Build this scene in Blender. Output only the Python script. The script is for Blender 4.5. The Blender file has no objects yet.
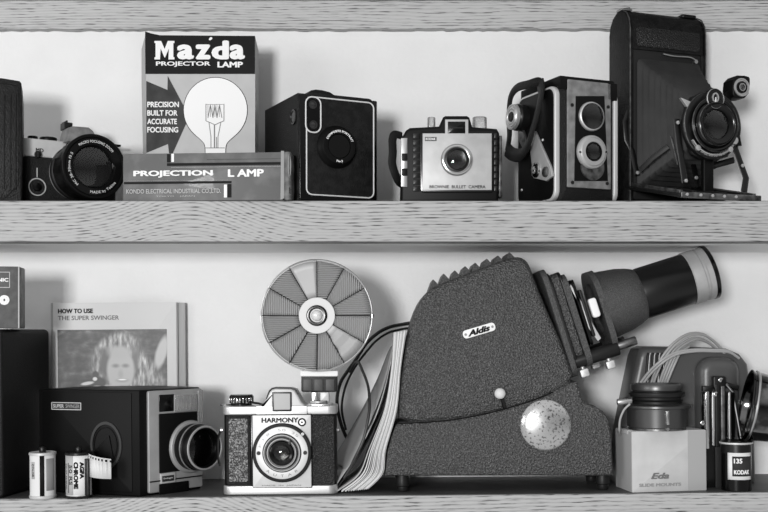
import bpy, bmesh, math, random
from mathutils import Matrix, Vector
random.seed(7)
R = math.radians
CAMD, EYE = 1100.0, 159.0          # mm: lens to the shelf front, eye height over the lower shelf
UP = 293.5                         # top of the upper shelf board
ROLL = -math.atan(7/768.0)         # the lower board is not quite level
scene = bpy.context.scene
col = scene.collection

# ------------------------------------------------------------------ materials
def lin(g):
    c = g/255.0
    return c/12.92 if c <= .04045 else ((c+.055)/1.055)**2.4
MATS = {}
def mat(name, g, rough=.5, metal=0.0, bump=None, var=None, spec=.5, coat=0, alpha=None, trans=0, hi=None):
    """bump=(kind,scale,strength,dist mm); var=(scale,g2,lo,hi)"""
    m = bpy.data.materials.new(name); m.use_nodes = True
    nt = m.node_tree; N = nt.nodes; L = nt.links
    b = N['Principled BSDF']
    b.inputs['Base Color'].default_value = (lin(g),)*3+(1,)
    b.inputs['Roughness'].default_value = rough
    b.inputs['Metallic'].default_value = metal
    b.inputs['Specular IOR Level'].default_value = spec
    b.inputs['Coat Weight'].default_value = coat
    if trans: b.inputs['Transmission Weight'].default_value = trans
    tc = N.new('ShaderNodeTexCoord')
    if bump:
        k, sc, st, d = bump
        if k == 'noise':
            t = N.new('ShaderNodeTexNoise'); t.inputs['Scale'].default_value = sc; t.inputs['Detail'].default_value = 3
            out = t.outputs['Fac']
        elif k == 'voronoi':
            t = N.new('ShaderNodeTexVoronoi'); t.inputs['Scale'].default_value = sc; out = t.outputs['Distance']
        elif k in ('waveX', 'waveZ', 'waveY'):
            t = N.new('ShaderNodeTexWave'); t.bands_direction = k[-1]; t.inputs['Scale'].default_value = sc; out = t.outputs['Fac']
        L.new(tc.outputs['Object'], t.inputs['Vector'])
        bn = N.new('ShaderNodeBump'); bn.inputs['Strength'].default_value = st; bn.inputs['Distance'].default_value = d*.001
        L.new(out, bn.inputs['Height']); L.new(bn.outputs['Normal'], b.inputs['Normal'])
    if var:
        sc, g2, lo, hi_ = var
        t = N.new('ShaderNodeTexNoise'); t.inputs['Scale'].default_value = sc; t.inputs['Detail'].default_value = 5
        L.new(tc.outputs['Object'], t.inputs['Vector'])
        r = N.new('ShaderNodeValToRGB'); r.color_ramp.elements[0].position = lo; r.color_ramp.elements[1].position = hi_
        r.color_ramp.elements[0].color = (lin(g),)*3+(1,); r.color_ramp.elements[1].color = (lin(g2),)*3+(1,)
        L.new(t.outputs['Fac'], r.inputs['Fac']); L.new(r.outputs['Color'], b.inputs['Base Color'])
    MATS[name] = m
    return m

def wood(name, lo, hi, seedz=0, cath=True):
    m = bpy.data.materials.new(name); m.use_nodes = True
    nt = m.node_tree; N = nt.nodes; L = nt.links; b = N['Principled BSDF']
    b.inputs['Roughness'].default_value = .62; b.inputs['Specular IOR Level'].default_value = .3
    tc = N.new('ShaderNodeTexCoord')
    def noise(sx, sy, sz, scale, detail=4, off=0):
        mp = N.new('ShaderNodeMapping'); mp.inputs['Scale'].default_value = (sx, sy, sz); mp.inputs['Location'].default_value = (off, off*.7, seedz)
        L.new(tc.outputs['Object'], mp.inputs['Vector'])
        t = N.new('ShaderNodeTexNoise'); t.inputs['Scale'].default_value = scale; t.inputs['Detail'].default_value = detail
        L.new(mp.outputs['Vector'], t.inputs['Vector']); return t.outputs['Fac']
    def M(op, a, c, d=None):
        n = N.new('ShaderNodeMath'); n.operation = op
        for i, v in enumerate((a, c, d)):
            if v is None: continue
            if isinstance(v, (int, float)): n.inputs[i].default_value = v
            else: L.new(v, n.inputs[i])
        return n.outputs[0]
    sep = N.new('ShaderNodeSeparateXYZ'); L.new(tc.outputs['Object'], sep.inputs[0])
    warp = noise(2.2, 5, 14, 1.0, 3)
    # cathedral arches: growth rings cut by the board face
    dx = M('ADD', sep.outputs['X'], .195)
    arch = M('MULTIPLY', M('SUBTRACT', 1.0, M('POWER', 2.718, M('MULTIPLY', M('MULTIPLY', dx, dx), -190.0), None)), .030 if cath else .0)
    h = M('ADD', M('ADD', M('SUBTRACT', sep.outputs['Z'], M('MULTIPLY', sep.outputs['Y'], .35)), arch), M('MULTIPLY', warp, .026))
    ring = M('ADD', M('MULTIPLY', M('SINE', M('MULTIPLY', h, 1900.0), None), .5), .5)
    ring = M('POWER', ring, 1.6)
    pores = noise(55, 200, 900, 1.0, 2, 3)
    porem = M('SMOOTH_MIN', M('MAXIMUM', M('MULTIPLY', M('SUBTRACT', pores, .52), 6.0), 0.0), 1.0, .1)
    big = noise(3, 10, 40, 1.0, 3, 9)
    f = M('ADD', M('MULTIPLY', ring, .26), M('MULTIPLY', M('MULTIPLY', ring, porem), .75))
    f = M('ADD', f, M('MULTIPLY', porem, .22)); f = M('ADD', f, M('MULTIPLY', M('SUBTRACT', big, .5), .5))
    r = N.new('ShaderNodeValToRGB'); L.new(f, r.inputs['Fac'])
    r.color_ramp.elements[0].color = (lin(hi),)*3+(1,); r.color_ramp.elements[1].color = (lin(lo),)*3+(1,)
    r.color_ramp.elements[0].position = .05; r.color_ramp.elements[1].position = .95
    L.new(r.outputs['Color'], b.inputs['Base Color'])
    bn = N.new('ShaderNodeBump'); bn.inputs['Strength'].default_value = .4; bn.inputs['Distance'].default_value = .0006; bn.invert = True
    L.new(f, bn.inputs['Height']); L.new(bn.outputs['Normal'], b.inputs['Normal'])
    MATS[name] = m; return m

mat('wall_paint', 230, .75, bump=('noise', 220, .45, .9), var=(26, 226, .38, .72))
wood('oak', 60, 168)
wood('oak_dull', 100, 186, 4.0, False)
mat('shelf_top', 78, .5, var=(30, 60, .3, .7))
mat('leather', 22, .5, bump=('voronoi', 900, .5, .4), spec=.16)
mat('leather_fine', 20, .44, bump=('voronoi', 1000, .8, .6), spec=.22)
mat('leather_worn', 26, .46, bump=('voronoi', 650, .6, .5), var=(140, 15, .4, .6), spec=.2)
mat('leather_pebble', 44, .36, bump=('voronoi', 560, 1.0, 1.0), var=(750, 150, .44, .66))
mat('leather_grain', 30, .36, bump=('voronoi', 620, 1.0, .9), spec=.3)
mat('crackle', 50, .34, bump=('voronoi', 560, 1.0, 1.3), var=(620, 92, .42, .68), spec=.45)
mat('crackle_fine', 54, .45, bump=('voronoi', 1100, .9, .6), var=(900, 80, .42, .66))
mat('black', 9, .45, spec=.16); mat('black_gloss', 6, .2, spec=.35); mat('black_satin', 8, .36, spec=.4); mat('black_matte', 12, .8)
mat('dark', 26, .45, spec=.25); mat('dark_metal', 40, .34, .7); mat('charcoal', 50, .45, spec=.35)
mat('chrome', 205, .16, 1.0); mat('chrome_soft', 196, .34, 1.0, var=(40, 176, .35, .7))
mat('alu', 198, .42, .75, bump=('noise', 900, .15, .2)); mat('alu_flat', 190, .5, .3)
mat('satin', 205, .5, .35, var=(60, 192, .3, .7)); mat('satin_dim', 166, .5, .35, var=(60, 152, .3, .7)); mat('worn_steel', 118, .4, .85, var=(150, 60, .4, .7))
mat('mirror_spotted', 196, .26, .8, var=(380, 96, .54, .66)); mat('brushed', 176, .5, .4, var=(60, 160, .3, .7)); mat('brushed_dim', 140, .5, .4, var=(120, 112, .35, .65))
mat('glass', 3, .04, spec=.9); mat('glass_mid', 14, .06, spec=.8); mat('clear_glass', 250, 0.0, trans=1.0)
mat('clear_plastic', 215, .12, trans=.75)
mat('white', 228, .6); mat('ivory', 206, .6); mat('paper', 214, .8); mat('paper_shade', 168, .8)
mat('print_black', 14, .6, spec=.15); mat('print_dark', 46, .6, spec=.2); mat('print_grey', 104, .6); mat('print_mid', 138, .6); mat('print_pale', 172, .6); mat('print_white', 226, .6)
mat('grey_plastic', 74, .34, spec=.45); mat('grey_cable', 158, .5); mat('black_cable', 22, .45)
mat('card_box', 190, .8, var=(50, 176, .3, .7)); mat('card_band', 158, .8); mat('gunmetal', 86, .34, .75); mat('barrel_black', 16, .3, spec=.5)
mat('box_print', 90, .5, coat=.05, spec=.3, var=(45, 118, .45, .8)); mat('box_end', 60, .5, var=(90, 110, .45, .75))
mat('mazda_black', 14, .55, var=(70, 22, .4, .8), spec=.12); mat('mazda_grey', 176, .6, var=(50, 166, .3, .7)); mat('mazda_arrow', 50, .6, var=(60, 72, .35, .75), spec=.15)
mat('fan_metal', 150, .55, .3, bump=('waveX', 150, .8, 1.2)); mat('fan_metal_b', 146, .55, .3, bump=('waveZ', 150, .8, 1.2)); mat('fan_plain', 172, .55, .3)
mat('print_ink', 8, .6, spec=.2); mat('bulb_glass', 226, .12, .3, coat=.6)
mat('red_box', 84, .6, var=(120, 66, .4, .7)); mat('bellows_cloth', 32, .38, spec=.5, var=(60, 40, .4, .7)); mat('pages', 196, .85, bump=('waveX', 900, .6, .5))
mat('lens_coat', 64, .2, .6); mat('chrome_dark', 120, .1, 1.0, var=(30, 60, .45, .55))

def picture(name):
    """A printed black and white photograph: leafy background, a smiling child with long fair hair."""
    m = bpy.data.materials.new(name); m.use_nodes = True
    nt = m.node_tree; N = nt.nodes; L = nt.links; b = N['Principled BSDF']; b.inputs['Roughness'].default_value = .45
    tc = N.new('ShaderNodeTexCoord'); sp = N.new('ShaderNodeSeparateXYZ'); L.new(tc.outputs['Generated'], sp.inputs[0])
    def M(op, a, c=0, d=None):
        n = N.new('ShaderNodeMath'); n.operation = op
        for i, v in enumerate((a, c, d)):
            if v is None: continue
            if isinstance(v, (int, float)): n.inputs[i].default_value = v
            else: L.new(v, n.inputs[i])
        return n.outputs[0]
    nz = N.new('ShaderNodeTexNoise'); nz.inputs['Scale'].default_value = 9; nz.inputs['Detail'].default_value = 5; L.new(tc.outputs['Generated'], nz.inputs['Vector'])
    ns = N.new('ShaderNodeTexNoise'); ns.inputs['Detail'].default_value = 3; ns.inputs['Scale'].default_value = 1
    mp = N.new('ShaderNodeMapping'); mp.inputs['Scale'].default_value = (34, 1, 5); L.new(tc.outputs['Generated'], mp.inputs[0]); L.new(mp.outputs[0], ns.inputs['Vector'])
    val = M('ADD', .01, M('MULTIPLY', M('POWER', nz.outputs['Fac'], 5), .9))
    def ell(cx, cz, rx, rz, soft, value, cur, slant=0):
        dx = M('DIVIDE', M('SUBTRACT', M('ADD', sp.outputs['X'], M('MULTIPLY', M('SUBTRACT', sp.outputs['Z'], cz), slant)), cx), rx)
        dz = M('DIVIDE', M('SUBTRACT', sp.outputs['Z'], cz), rz)
        r = M('SQRT', M('ADD', M('MULTIPLY', dx, dx), M('MULTIPLY', dz, dz)))
        k = N.new('ShaderNodeMapRange'); k.interpolation_type = 'SMOOTHSTEP'; k.inputs['From Min'].default_value = 1-soft; k.inputs['From Max'].default_value = 1+soft
        k.inputs['To Min'].default_value = 1; k.inputs['To Max'].default_value = 0; L.new(r, k.inputs['Value'])
        a = k.outputs[0]
        return M('ADD', M('MULTIPLY', cur, M('SUBTRACT', 1, a)), M('MULTIPLY', a, value))
    hair = M('ADD', .0, M('MULTIPLY', M('POWER', ns.outputs['Fac'], 3), 2.0))
    v = ell(.95, .62, .05, .26, .3, .45, val, -.15)
    v = ell(.64, .25, .30, .52, .16, hair, v, .25); v = ell(.57, .6, .21, .34, .16, hair, v)
    v = ell(.45, .45, .07, .25, .4, .09, v); v = ell(.70, .45, .035, .3, .6, .12, v, -.12)
    v = ell(.575, .34, .125, .34, .14, .44, v); v = ell(.57, .63, .10, .1, .5, .42, v)
    v = ell(.53, .41, .03, .03, .8, .2, v); v = ell(.62, .41, .03, .03, .8, .2, v)
    v = ell(.575, .27, .022, .07, .7, .36, v); v = ell(.59, .17, .055, .03, .6, .3, v); v = ell(.59, .185, .035, .012, .5, .85, v)
    v = ell(.36, .14, .09, .10, .25, .02, v); v = ell(.345, .27, .03, .06, .3, .02, v)
    v = ell(.27, .13, .05, .03, .3, .6, v, -.9); v = ell(.36, .06, .05, .03, .3, .75, v); v = ell(.34, .2, .02, .03, .3, .7, v); v = ell(.5, .05, .09, .05, .4, .6, v)
    cb = N.new('ShaderNodeCombineXYZ')
    for i in range(3): L.new(v, cb.inputs[i])
    L.new(cb.outputs[0], b.inputs['Base Color']); MATS[name] = m
picture('child_picture')

# ------------------------------------------------------------------ building blocks (mm in, metres out)
class Thing:
    def __init__(s, name, label, cat, px, Y, up=True, rz=0, group=None, z=None, dz=0, roll=None):
        k = (CAMD+Y)/CAMD; X = 384+(px-384)*k
        if z is None: z = UP if up else -5+7*X/768.0
        z += dz
        s.o = bpy.data.objects.new(name, None); col.objects.link(s.o)
        s.o.empty_display_size = .02
        s.o['label'] = label; s.o['category'] = cat
        if group: s.o['group'] = group
        rl = (0 if up else ROLL) if roll is None else roll
        s.m = Matrix.Translation((X, Y, z)) @ Matrix.Rotation(rl, 4, 'Y') @ Matrix.Rotation(R(rz), 4, 'Z')
        w = s.m.copy(); w.translation = w.translation*.001; s.o.matrix_world = w
        s.i = s.m.inverted(); s.rz = rz
    def ray(s, px, py):
        o = s.i @ Vector((384, -CAMD, EYE)); d = s.i.to_3x3() @ Vector((px-384, CAMD, 335-py)); return o, d
    def F(s, px, py, y=0):            # where the sight line meets the plane local y
        o, d = s.ray(px, py); t = (y-o.y)/d.y; p = o+d*t; return (p.x, p.z)
    def S(s, px, py, x=0):            # the same on the plane local x
        o, d = s.ray(px, py); t = (x-o.x)/d.x; p = o+d*t; return (p.y, p.z)
    def P(s, px, py, y=0):
        a = s.F(px, py, y); return Vector((a[0], y, a[1]))
    def W(s, px, py, Y):              # point at world depth Y
        k = (CAMD+Y)/CAMD
        return s.i @ Vector((384+(px-384)*k, Y, EYE+(335-py)*k))

def inset(pts, d):
    n = len(pts); out = []
    A = sum(pts[i][0]*pts[(i+1) % n][1]-pts[(i+1) % n][0]*pts[i][1] for i in range(n))
    sg = 1 if A > 0 else -1
    for i in range(n):
        a, b, c = Vector(pts[i-1]), Vector(pts[i]), Vector(pts[(i+1) % n])
        e1 = (b-a).normalized() if (b-a).length > 1e-6 else Vector((1, 0)); e2 = (c-b).normalized() if (c-b).length > 1e-6 else e1
        n1 = Vector((-e1.y, e1.x))*sg; n2 = Vector((-e2.y, e2.x))*sg
        q = n1+n2
        if q.length < 1e-4: q = n1
        q.normalize(); k = d/max(.45, q.dot(n1)); out.append((b.x+q.x*k, b.y+q.y*k))
    return out
def rrect(x0, x1, z0, z1, r, n=5):
    if x1 < x0: x0, x1 = x1, x0
    if z1 < z0: z0, z1 = z1, z0
    r = min(r, (x1-x0)/2-1e-3, (z1-z0)/2-1e-3); p = []
    for cx, cz, a0 in ((x1-r, z1-r, 0), (x0+r, z1-r, 90), (x0+r, z0+r, 180), (x1-r, z0+r, 270)):
        for k in range(n+1):
            a = R(a0+90*k/n); p.append((cx+r*math.cos(a), cz+r*math.sin(a)))
    return p
def circ(cx, cz, r, n=32, rz=None): return [(cx+r*math.cos(2*math.pi*k/n), cz+(rz or r)*math.sin(2*math.pi*k/n)) for k in range(n)]
def chaikin(pts, it=2, closed=True, keep=()):
    for _ in range(it):
        o = []; n = len(pts)
        for i in range(n if closed else n-1):
            a, b = pts[i], pts[(i+1) % n]
            o.append(tuple(a[k]*.75+b[k]*.25 for k in range(len(a)))); o.append(tuple(a[k]*.25+b[k]*.75 for k in range(len(a))))
        if not closed: o = [pts[0]]+o+[pts[-1]]
        pts = o
    return pts
def spline(pts, n=8, closed=False):
    P = [Vector(p) for p in pts]; out = []; m = len(P)
    for i in range(m if closed else m-1):
        if closed: a, b, c, d = P[i-1], P[i], P[(i+1) % m], P[(i+2) % m]
        else: a, b, c, d = P[max(i-1, 0)], P[i], P[i+1], P[min(i+2, m-1)]
        for k in range(n):
            t = k/n; out.append(.5*((2*b)+(c-a)*t+(2*a-5*b+4*c-d)*t*t+(3*b-a-3*c+d)*t**3))
    if not closed: out.append(P[-1])
    return out

class B:
    def __init__(s, m=None): s.bm = bmesh.new(); s.m = m
    def stack(s, rings, caps=True, closed_loop=False):
        vs = [[s.bm.verts.new(p) for p in r] for r in rings]; n = len(rings[0]); k = len(vs)
        for i in range(k if closed_loop else k-1):
            A, C = vs[i], vs[(i+1) % k]
            for j in range(n):
                try: s.bm.faces.new((A[j], A[(j+1) % n], C[(j+1) % n], C[j]))
                except ValueError: pass
        if caps and not closed_loop:
            for r in (vs[0], vs[-1]):
                try: s.bm.faces.new(r)
                except ValueError: pass
        return s
    def prism(s, pts, y0, y1, b=0, ax='y', seg=3):
        if y1 < y0: y0, y1 = y1, y0
        lv = []
        if b > 0:
            for k in range(seg+1):
                a = math.pi/2*k/seg; lv.append((y0+b*(1-math.sin(a)), b*(1-math.cos(a)))) if False else lv.append((y0+b*(1-math.cos(a)), b*(1-math.sin(a))))
            for k in range(seg+1):
                a = math.pi/2*(1-k/seg); lv.append((y1-b*(1-math.cos(a)), b*(1-math.sin(a))))
        else: lv = [(y0, 0), (y1, 0)]
        rings = []
        for y, d in lv:
            q = inset(pts, d) if d > 1e-6 else pts
            rings.append([{'y': (u, y, v), 'z': (u, v, y), 'x': (y, u, v)}[ax] for u, v in q])
        return s.stack(rings)
    def box(s, x0, x1, y0, y1, z0, z1, b=0, r=0):
        if x1 < x0: x0, x1 = x1, x0
        if z1 < z0: z0, z1 = z1, z0
        if y1 < y0: y0, y1 = y1, y0
        b = min(b, (y1-y0)*.45, (x1-x0)*.3, (z1-z0)*.3)
        pts = rrect(x0, x1, z0, z1, max(r, b), 4) if max(r, b) > 0 else [(x0, z0), (x1, z0), (x1, z1), (x0, z1)]
        return s.prism(pts, y0, y1, b)
    def loop(s, outer, inner, y0, y1, ax='y'):   # frame between two outlines of equal count
        def c(u, v, y): return {'y': (u, y, v), 'z': (u, v, y), 'x': (y, u, v)}[ax]
        rings = [[c(u, v, y0) for u, v in outer], [c(u, v, y0) for u, v in inner], [c(u, v, y1) for u, v in inner], [c(u, v, y1) for u, v in outer]]
        return s.stack(rings, closed_loop=True)
    def lathe(s, o, d, prof, n=48, closed=False):
        o = Vector(o); d = Vector(d).normalized(); u = d.orthogonal().normalized(); v = d.cross(u)
        rings = [[o+d*a+(u*math.cos(2*math.pi*k/n)+v*math.sin(2*math.pi*k/n))*max(r, .01) for k in range(n)] for a, r in prof]
        return s.stack(rings, caps=not closed, closed_loop=closed)
    def cyl(s, p0, p1, r0, r1=None, n=28, b=0):
        p0, p1 = Vector(p0), Vector(p1); r1 = r0 if r1 is None else r1; h = (p1-p0).length
        pr = [(0, r0), (h, r1)] if not b else [(0, r0-b), (b*.3, r0-b*.3), (b, r0), (h-b, r1), (h-b*.3, r1-b*.3), (h, r1-b)]
        return s.lathe(p0, p1-p0, pr, n)
    def tube(s, pts, r, n=8, closed=False, flat=None):
        P = [Vector(p) for p in pts]; m = len(P); rings = []; up = None
        for i in range(m):
            t = ((P[(i+1) % m] if (closed or i < m-1) else P[i])-(P[i-1] if (closed or i > 0) else P[i])).normalized()
            if up is None: up = t.orthogonal().normalized() if flat is None else Vector(flat)
            up = (up-t*up.dot(t)).normalized(); v = t.cross(up)
            rr = r if isinstance(r, tuple) else (r, r)
            rings.append([P[i]+up*math.cos(2*math.pi*k/n)*rr[0]+v*math.sin(2*math.pi*k/n)*rr[1] for k in range(n)])
        return s.stack(rings, caps=not closed, closed_loop=closed)
    def sheet(s, rows):
        vs = [[s.bm.verts.new(p) for p in r] for r in rows]
        for i in range(len(vs)-1):
            for j in range(len(vs[0])-1): s.bm.faces.new((vs[i][j], vs[i][j+1], vs[i+1][j+1], vs[i+1][j]))
        return s
    def sph(s, c, r, sc=(1, 1, 1), n=20):
        c = Vector(c); rings = []
        for i in range(1, n//2):
            a = math.pi*i/(n//2); rings.append([c+Vector((r*math.sin(a)*math.cos(2*math.pi*k/n)*sc[0], r*math.sin(a)*math.sin(2*math.pi*k/n)*sc[1], r*math.cos(a)*sc[2])) for k in range(n)])
        return s.stack(rings)
    def build(s, name, m, parent, label=None, ang=38, kind=None, thick=0):
        bm = s.bm
        if s.m: bmesh.ops.transform(bm, matrix=s.m, verts=bm.verts)
        bmesh.ops.scale(bm, vec=(.001,)*3, verts=bm.verts)
        bmesh.ops.recalc_face_normals(bm, faces=bm.faces)
        me = bpy.data.meshes.new(name); bm.to_mesh(me); bm.free()
        for p in me.polygons: p.use_smooth = True
        me.set_sharp_from_angle(angle=R(ang))
        me.materials.append(MATS[m])
        o = bpy.data.objects.new(name, me); col.objects.link(o)
        if parent is not None: o.parent = parent.o if isinstance(parent, Thing) else parent
        if label: o['label'] = label
        if kind: o['kind'] = kind
        if thick:
            md = o.modifiers.new('thickness', 'SOLIDIFY'); md.thickness = thick*.001; md.offset = 0
        return o

def textmesh(txt, bold=0, shear=0, space=1):
    cu = bpy.data.curves.new('t', 'FONT'); cu.body = txt; cu.size = 1; cu.extrude = .5; cu.offset = 0; cu.shear = shear; cu.resolution_u = 3; cu.space_character = space
    o = bpy.data.objects.new('t', cu); me = bpy.data.meshes.new_from_object(o)
    bpy.data.objects.remove(o); bpy.data.curves.remove(cu)
    if bold > 0:                              # heavier strokes: the outline stamped again slightly to every side
        bm = bmesh.new()
        for k in range(8):
            q = bmesh.new(); q.from_mesh(me); bmesh.ops.translate(q, vec=(bold*1.5*math.cos(k*math.pi/4), bold*1.2*math.sin(k*math.pi/4), .12*k), verts=q.verts)
            tmp = bpy.data.meshes.new('t'); q.to_mesh(tmp); q.free(); bm.from_mesh(tmp); bpy.data.meshes.remove(tmp)
        bm.to_mesh(me); bm.free()
    return me
def text(parent, txt, x0, x1, z0, z1, y, m='print_black', bold=.012, shear=0, th=.25, name='lettering', M=None, ang=0, side=False, label=None):
    """fit the writing into the local box x0..x1, z0..z1 on the plane y, facing local -y (or local x = y when side)"""
    me = textmesh(txt, bold, shear)
    if z1 < z0: z0, z1 = z1, z0
    xs = [v.co.x for v in me.vertices]; ys = [v.co.y for v in me.vertices]
    a, b, c, d = min(xs), max(xs), min(ys), max(ys)
    cx, cz = (x0+x1)/2, (z0+z1)/2
    for v in me.vertices:
        X = x0+(v.co.x-a)/(b-a)*(x1-x0)-cx; Z = z0+(v.co.y-c)/(d-c)*(z1-z0)-cz
        X, Z = X*math.cos(R(ang))-Z*math.sin(R(ang)), X*math.sin(R(ang))+Z*math.cos(R(ang))
        dpt = v.co.z*th*2*-.5
        p = Vector((X+cx, y+dpt, Z+cz))
        if side: p = Vector((y-dpt, X+cx, Z+cz))
        if M: p = M @ p
        v.co = p*.001
    me.materials.append(MATS[m]); me.name = name
    o = bpy.data.objects.new(name, me); col.objects.link(o); o.parent = parent.o if isinstance(parent, Thing) else parent
    if label: o['label'] = label
    return o
def arctext(parent, txt, cx, cz, r, h, a_mid, span, y, m='print_white', bold=.01, inward=False, M=None):
    """writing bent round a ring; a_mid and span in degrees, reading clockwise seen from the front"""
    me = textmesh(txt, bold, 0, 1.1)
    xs = [v.co.x for v in me.vertices]; a, b = min(xs), max(xs)
    for v in me.vertices:
        t = (v.co.x-a)/(b-a)-.5; rr = r+(v.co.y-.35)*h/.7*(-1 if inward else 1)
        A = R(a_mid-(t*span)*(-1 if inward else 1))
        p = Vector((cx+rr*math.cos(A), y-v.co.z*.2, cz+rr*math.sin(A)))
        if M: p = M @ p
        v.co = p*.001
    me.materials.append(MATS[m]); me.name = 'ring_lettering'
    o = bpy.data.objects.new('ring_lettering', me); col.objects.link(o); o.parent = parent.o if isinstance(parent, Thing) else parent
    return o
def solve_rz(pxn, Y, pxf, D, kind='left'):
    """turn that brings the far corner of a side of length D onto pxf"""
    X0 = 384+(pxn-384)*(CAMD+Y)/CAMD; best = None
    for k in range(-800, 801):
        t = R(k/10); X = X0-math.sin(t)*D; YY = Y+math.cos(t)*D
        e = abs(384+(X-384)*CAMD/(CAMD+YY)-pxf)
        if best is None or e < best[0]: best = (e, k/10)
    return best[1]

def optic(t, c, d, r, depth, n=48, m=None, dome=True):
    """a lens: stepped black barrel, two inner glass elements and a clear front glass"""
    b = B(m); b.lathe(c, d, [(0, r), (-depth*.3, r*.86), (-depth*.3, r*.78), (-depth*.6, r*.7), (-depth*.6, r*.62), (-depth, r*.5), (-depth, .1)], n); o = b.build('lens_tunnel', 'black_gloss', t)
    b = B(m); b.lathe(c, d, [(-depth*.95, r*.52), (-depth*.8, r*.42), (-depth*.68, r*.2), (-depth*.65, .1)], n); b.build('rear_glass', 'glass', o)
    b = B(m); b.lathe(c, d, [(-depth*.45, r*.7), (-depth*.4, r*.71), (-depth*.45, r*.66)], n, closed=True); b.build('inner_ring', 'satin_dim', o)
    if not dome: return o
    b = B(m); b.lathe(c, d, [(-.6, r*1.0), (0, r*.99), (r*.1, r*.7), (r*.17, r*.35), (r*.19, .1)], n)
    b.build('front_glass', 'clear_glass', o)
    return o

# ------------------------------------------------------------------ the setting
def struct(name, b, m):
    o = b.build(name, m, None); o['kind'] = 'structure'; return o
struct('wall_back', B().box(-500, 1300, 140, 160, -160, 760), 'wall_paint')
b = B(); pts = [(-500, 532), (1300, 532)]
x = 1300
while x > -500:                                   # the hand-cut, paint-chipped lower edge
    pts.append((x, 501.2+random.uniform(-.9, .7))); x -= random.uniform(4, 11)
b.prism(pts, 128, 140, 0)
struct('trim_1', b, 'oak_dull')
def shelf(label, z0, z1, roll=0, front='oak', under='wall_paint'):
    o = bpy.data.objects.new('shelf', None); col.objects.link(o); o['label'] = label; o['category'] = 'shelf'
    o.matrix_world = Matrix.Translation((.384, 0, 0)) @ Matrix.Translation((0, 0, z1*.001)) @ Matrix.Rotation(roll, 4, 'Y')
    h = z1-z0
    B().box(-880, 900, 0, 140, -h+.6, -.6, .6).build('board', front, o)
    B().box(-880, 900, 2, 140, -.7, 0, 0).build('board_top', 'shelf_top', o, 'dark smooth upper face of the board')
    B().box(-880, 900, 18, 140, -h, -h+.7, 0).build('board_underside', under, o)
    B().box(-880, 900, .8, 18, -h-.2, -h+.7, 0).build('underside_shade_strip', 'shelf_top', o, 'dark strip painted in as shade under the front edge')  # shade line below the front edge, put in as a dark strip
    return o
shelf('topmost oak shelf board over the back rail, cut off by the top of the picture', 532, 572, under='oak_dull')
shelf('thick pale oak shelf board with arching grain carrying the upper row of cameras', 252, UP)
shelf('lowest oak shelf board carrying the slide projector and film cans', -42, -1.5, ROLL)

# ------------------------------------------------------------------ camera, light
cam = bpy.data.cameras.new('camera'); co = bpy.data.objects.new('camera', cam); col.objects.link(co)
co.location = (.384, -CAMD*.001, EYE*.001); co.rotation_euler = (R(90), 0, 0)
cam.sensor_width = 36; cam.lens = 36*CAMD/768; cam.shift_y = 79/768; cam.clip_start = .02; cam.clip_end = 50
scene.camera = co
def area(name, loc, target, size, power, sy=None):
    l = bpy.data.lights.new(name, 'AREA'); l.energy = power; l.size = size
    if sy: l.shape = 'RECTANGLE'; l.size_y = sy
    o = bpy.data.objects.new(name, l); col.objects.link(o); o.location = loc
    o.rotation_euler = (Vector(target)-Vector(loc)).to_track_quat('-Z', 'Y').to_euler()
area('window_light', (-.35, -2.9, .30), (.384, .1, .25), .45, 62)
area('side_fill_light', (-1.9, -1.7, .45), (.4, .1, .25), .9, 13, .7)  # added fill light from the left, no second window there
w = bpy.data.worlds.new('world'); scene.world = w; w.use_nodes = True
wn = w.node_tree; tcw = wn.nodes.new('ShaderNodeTexCoord'); sw = wn.nodes.new('ShaderNodeSeparateXYZ'); rw = wn.nodes.new('ShaderNodeValToRGB')
wn.links.new(tcw.outputs['Generated'], sw.inputs[0]); mw = wn.nodes.new('ShaderNodeMapRange'); mw.inputs['From Min'].default_value = -1
wn.links.new(sw.outputs['Z'], mw.inputs['Value']); wn.links.new(mw.outputs[0], rw.inputs['Fac'])      # dim room, pale ceiling; lower half brightened as added fill for the undersides
rw.color_ramp.elements[0].position = .3; rw.color_ramp.elements[0].color = (.6, .6, .6, 1)
rw.color_ramp.elements[1].position = .75; rw.color_ramp.elements[1].color = (.7, .7, .7, 1)
e_ = rw.color_ramp.elements.new(.52); e_.color = (.15, .15, .15, 1)
wn.links.new(rw.outputs[0], wn.nodes['Background'].inputs[0]); wn.nodes['Background'].inputs[1].default_value = 1.0
scene.view_settings.view_transform = 'Standard'; scene.view_settings.look = 'None'
scene.view_settings.exposure = 0; scene.view_settings.gamma = 1; scene.view_settings.use_curve_mapping = False
# ================================================================== UPPER SHELF
# --- leather case at the left edge
t = Thing('leather_case', 'tall black leather camera case with ribbed front at the left end of the upper shelf', 'camera case', 22, 26, rz=16)
W0 = -62; x1, zt = t.F(22, 80)
zl = zt+0
b = B(); b.prism(chaikin([(W0, 0), (x1-.5, 0), (x1, 1), (x1+.6, zl*.5), (x1, zl-4), (x1-3, zl), (W0, zl+3)], 1), 0, 42, 1.5); b.build('body', 'leather_worn', t)
q = [(W0+4, 4), (x1-3.5, 4), (x1-3.2, zl*.5), (x1-3.5, zl-7), (x1-6, zl-4), (W0+4, zl-1)]
b = B(); b.loop(chaikin(q, 1), inset(chaikin(q, 1), 1.0), -1.1, .6); b.build('edge_seam', 'leather_fine', t)
for k in (6, 11, 17, 30, 44): b = B(); b.tube([(x1-k, 0, 14), (x1-k, 0, zl-16)], (.7, .7)); b.build('ridge', 'leather_fine', t)

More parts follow.
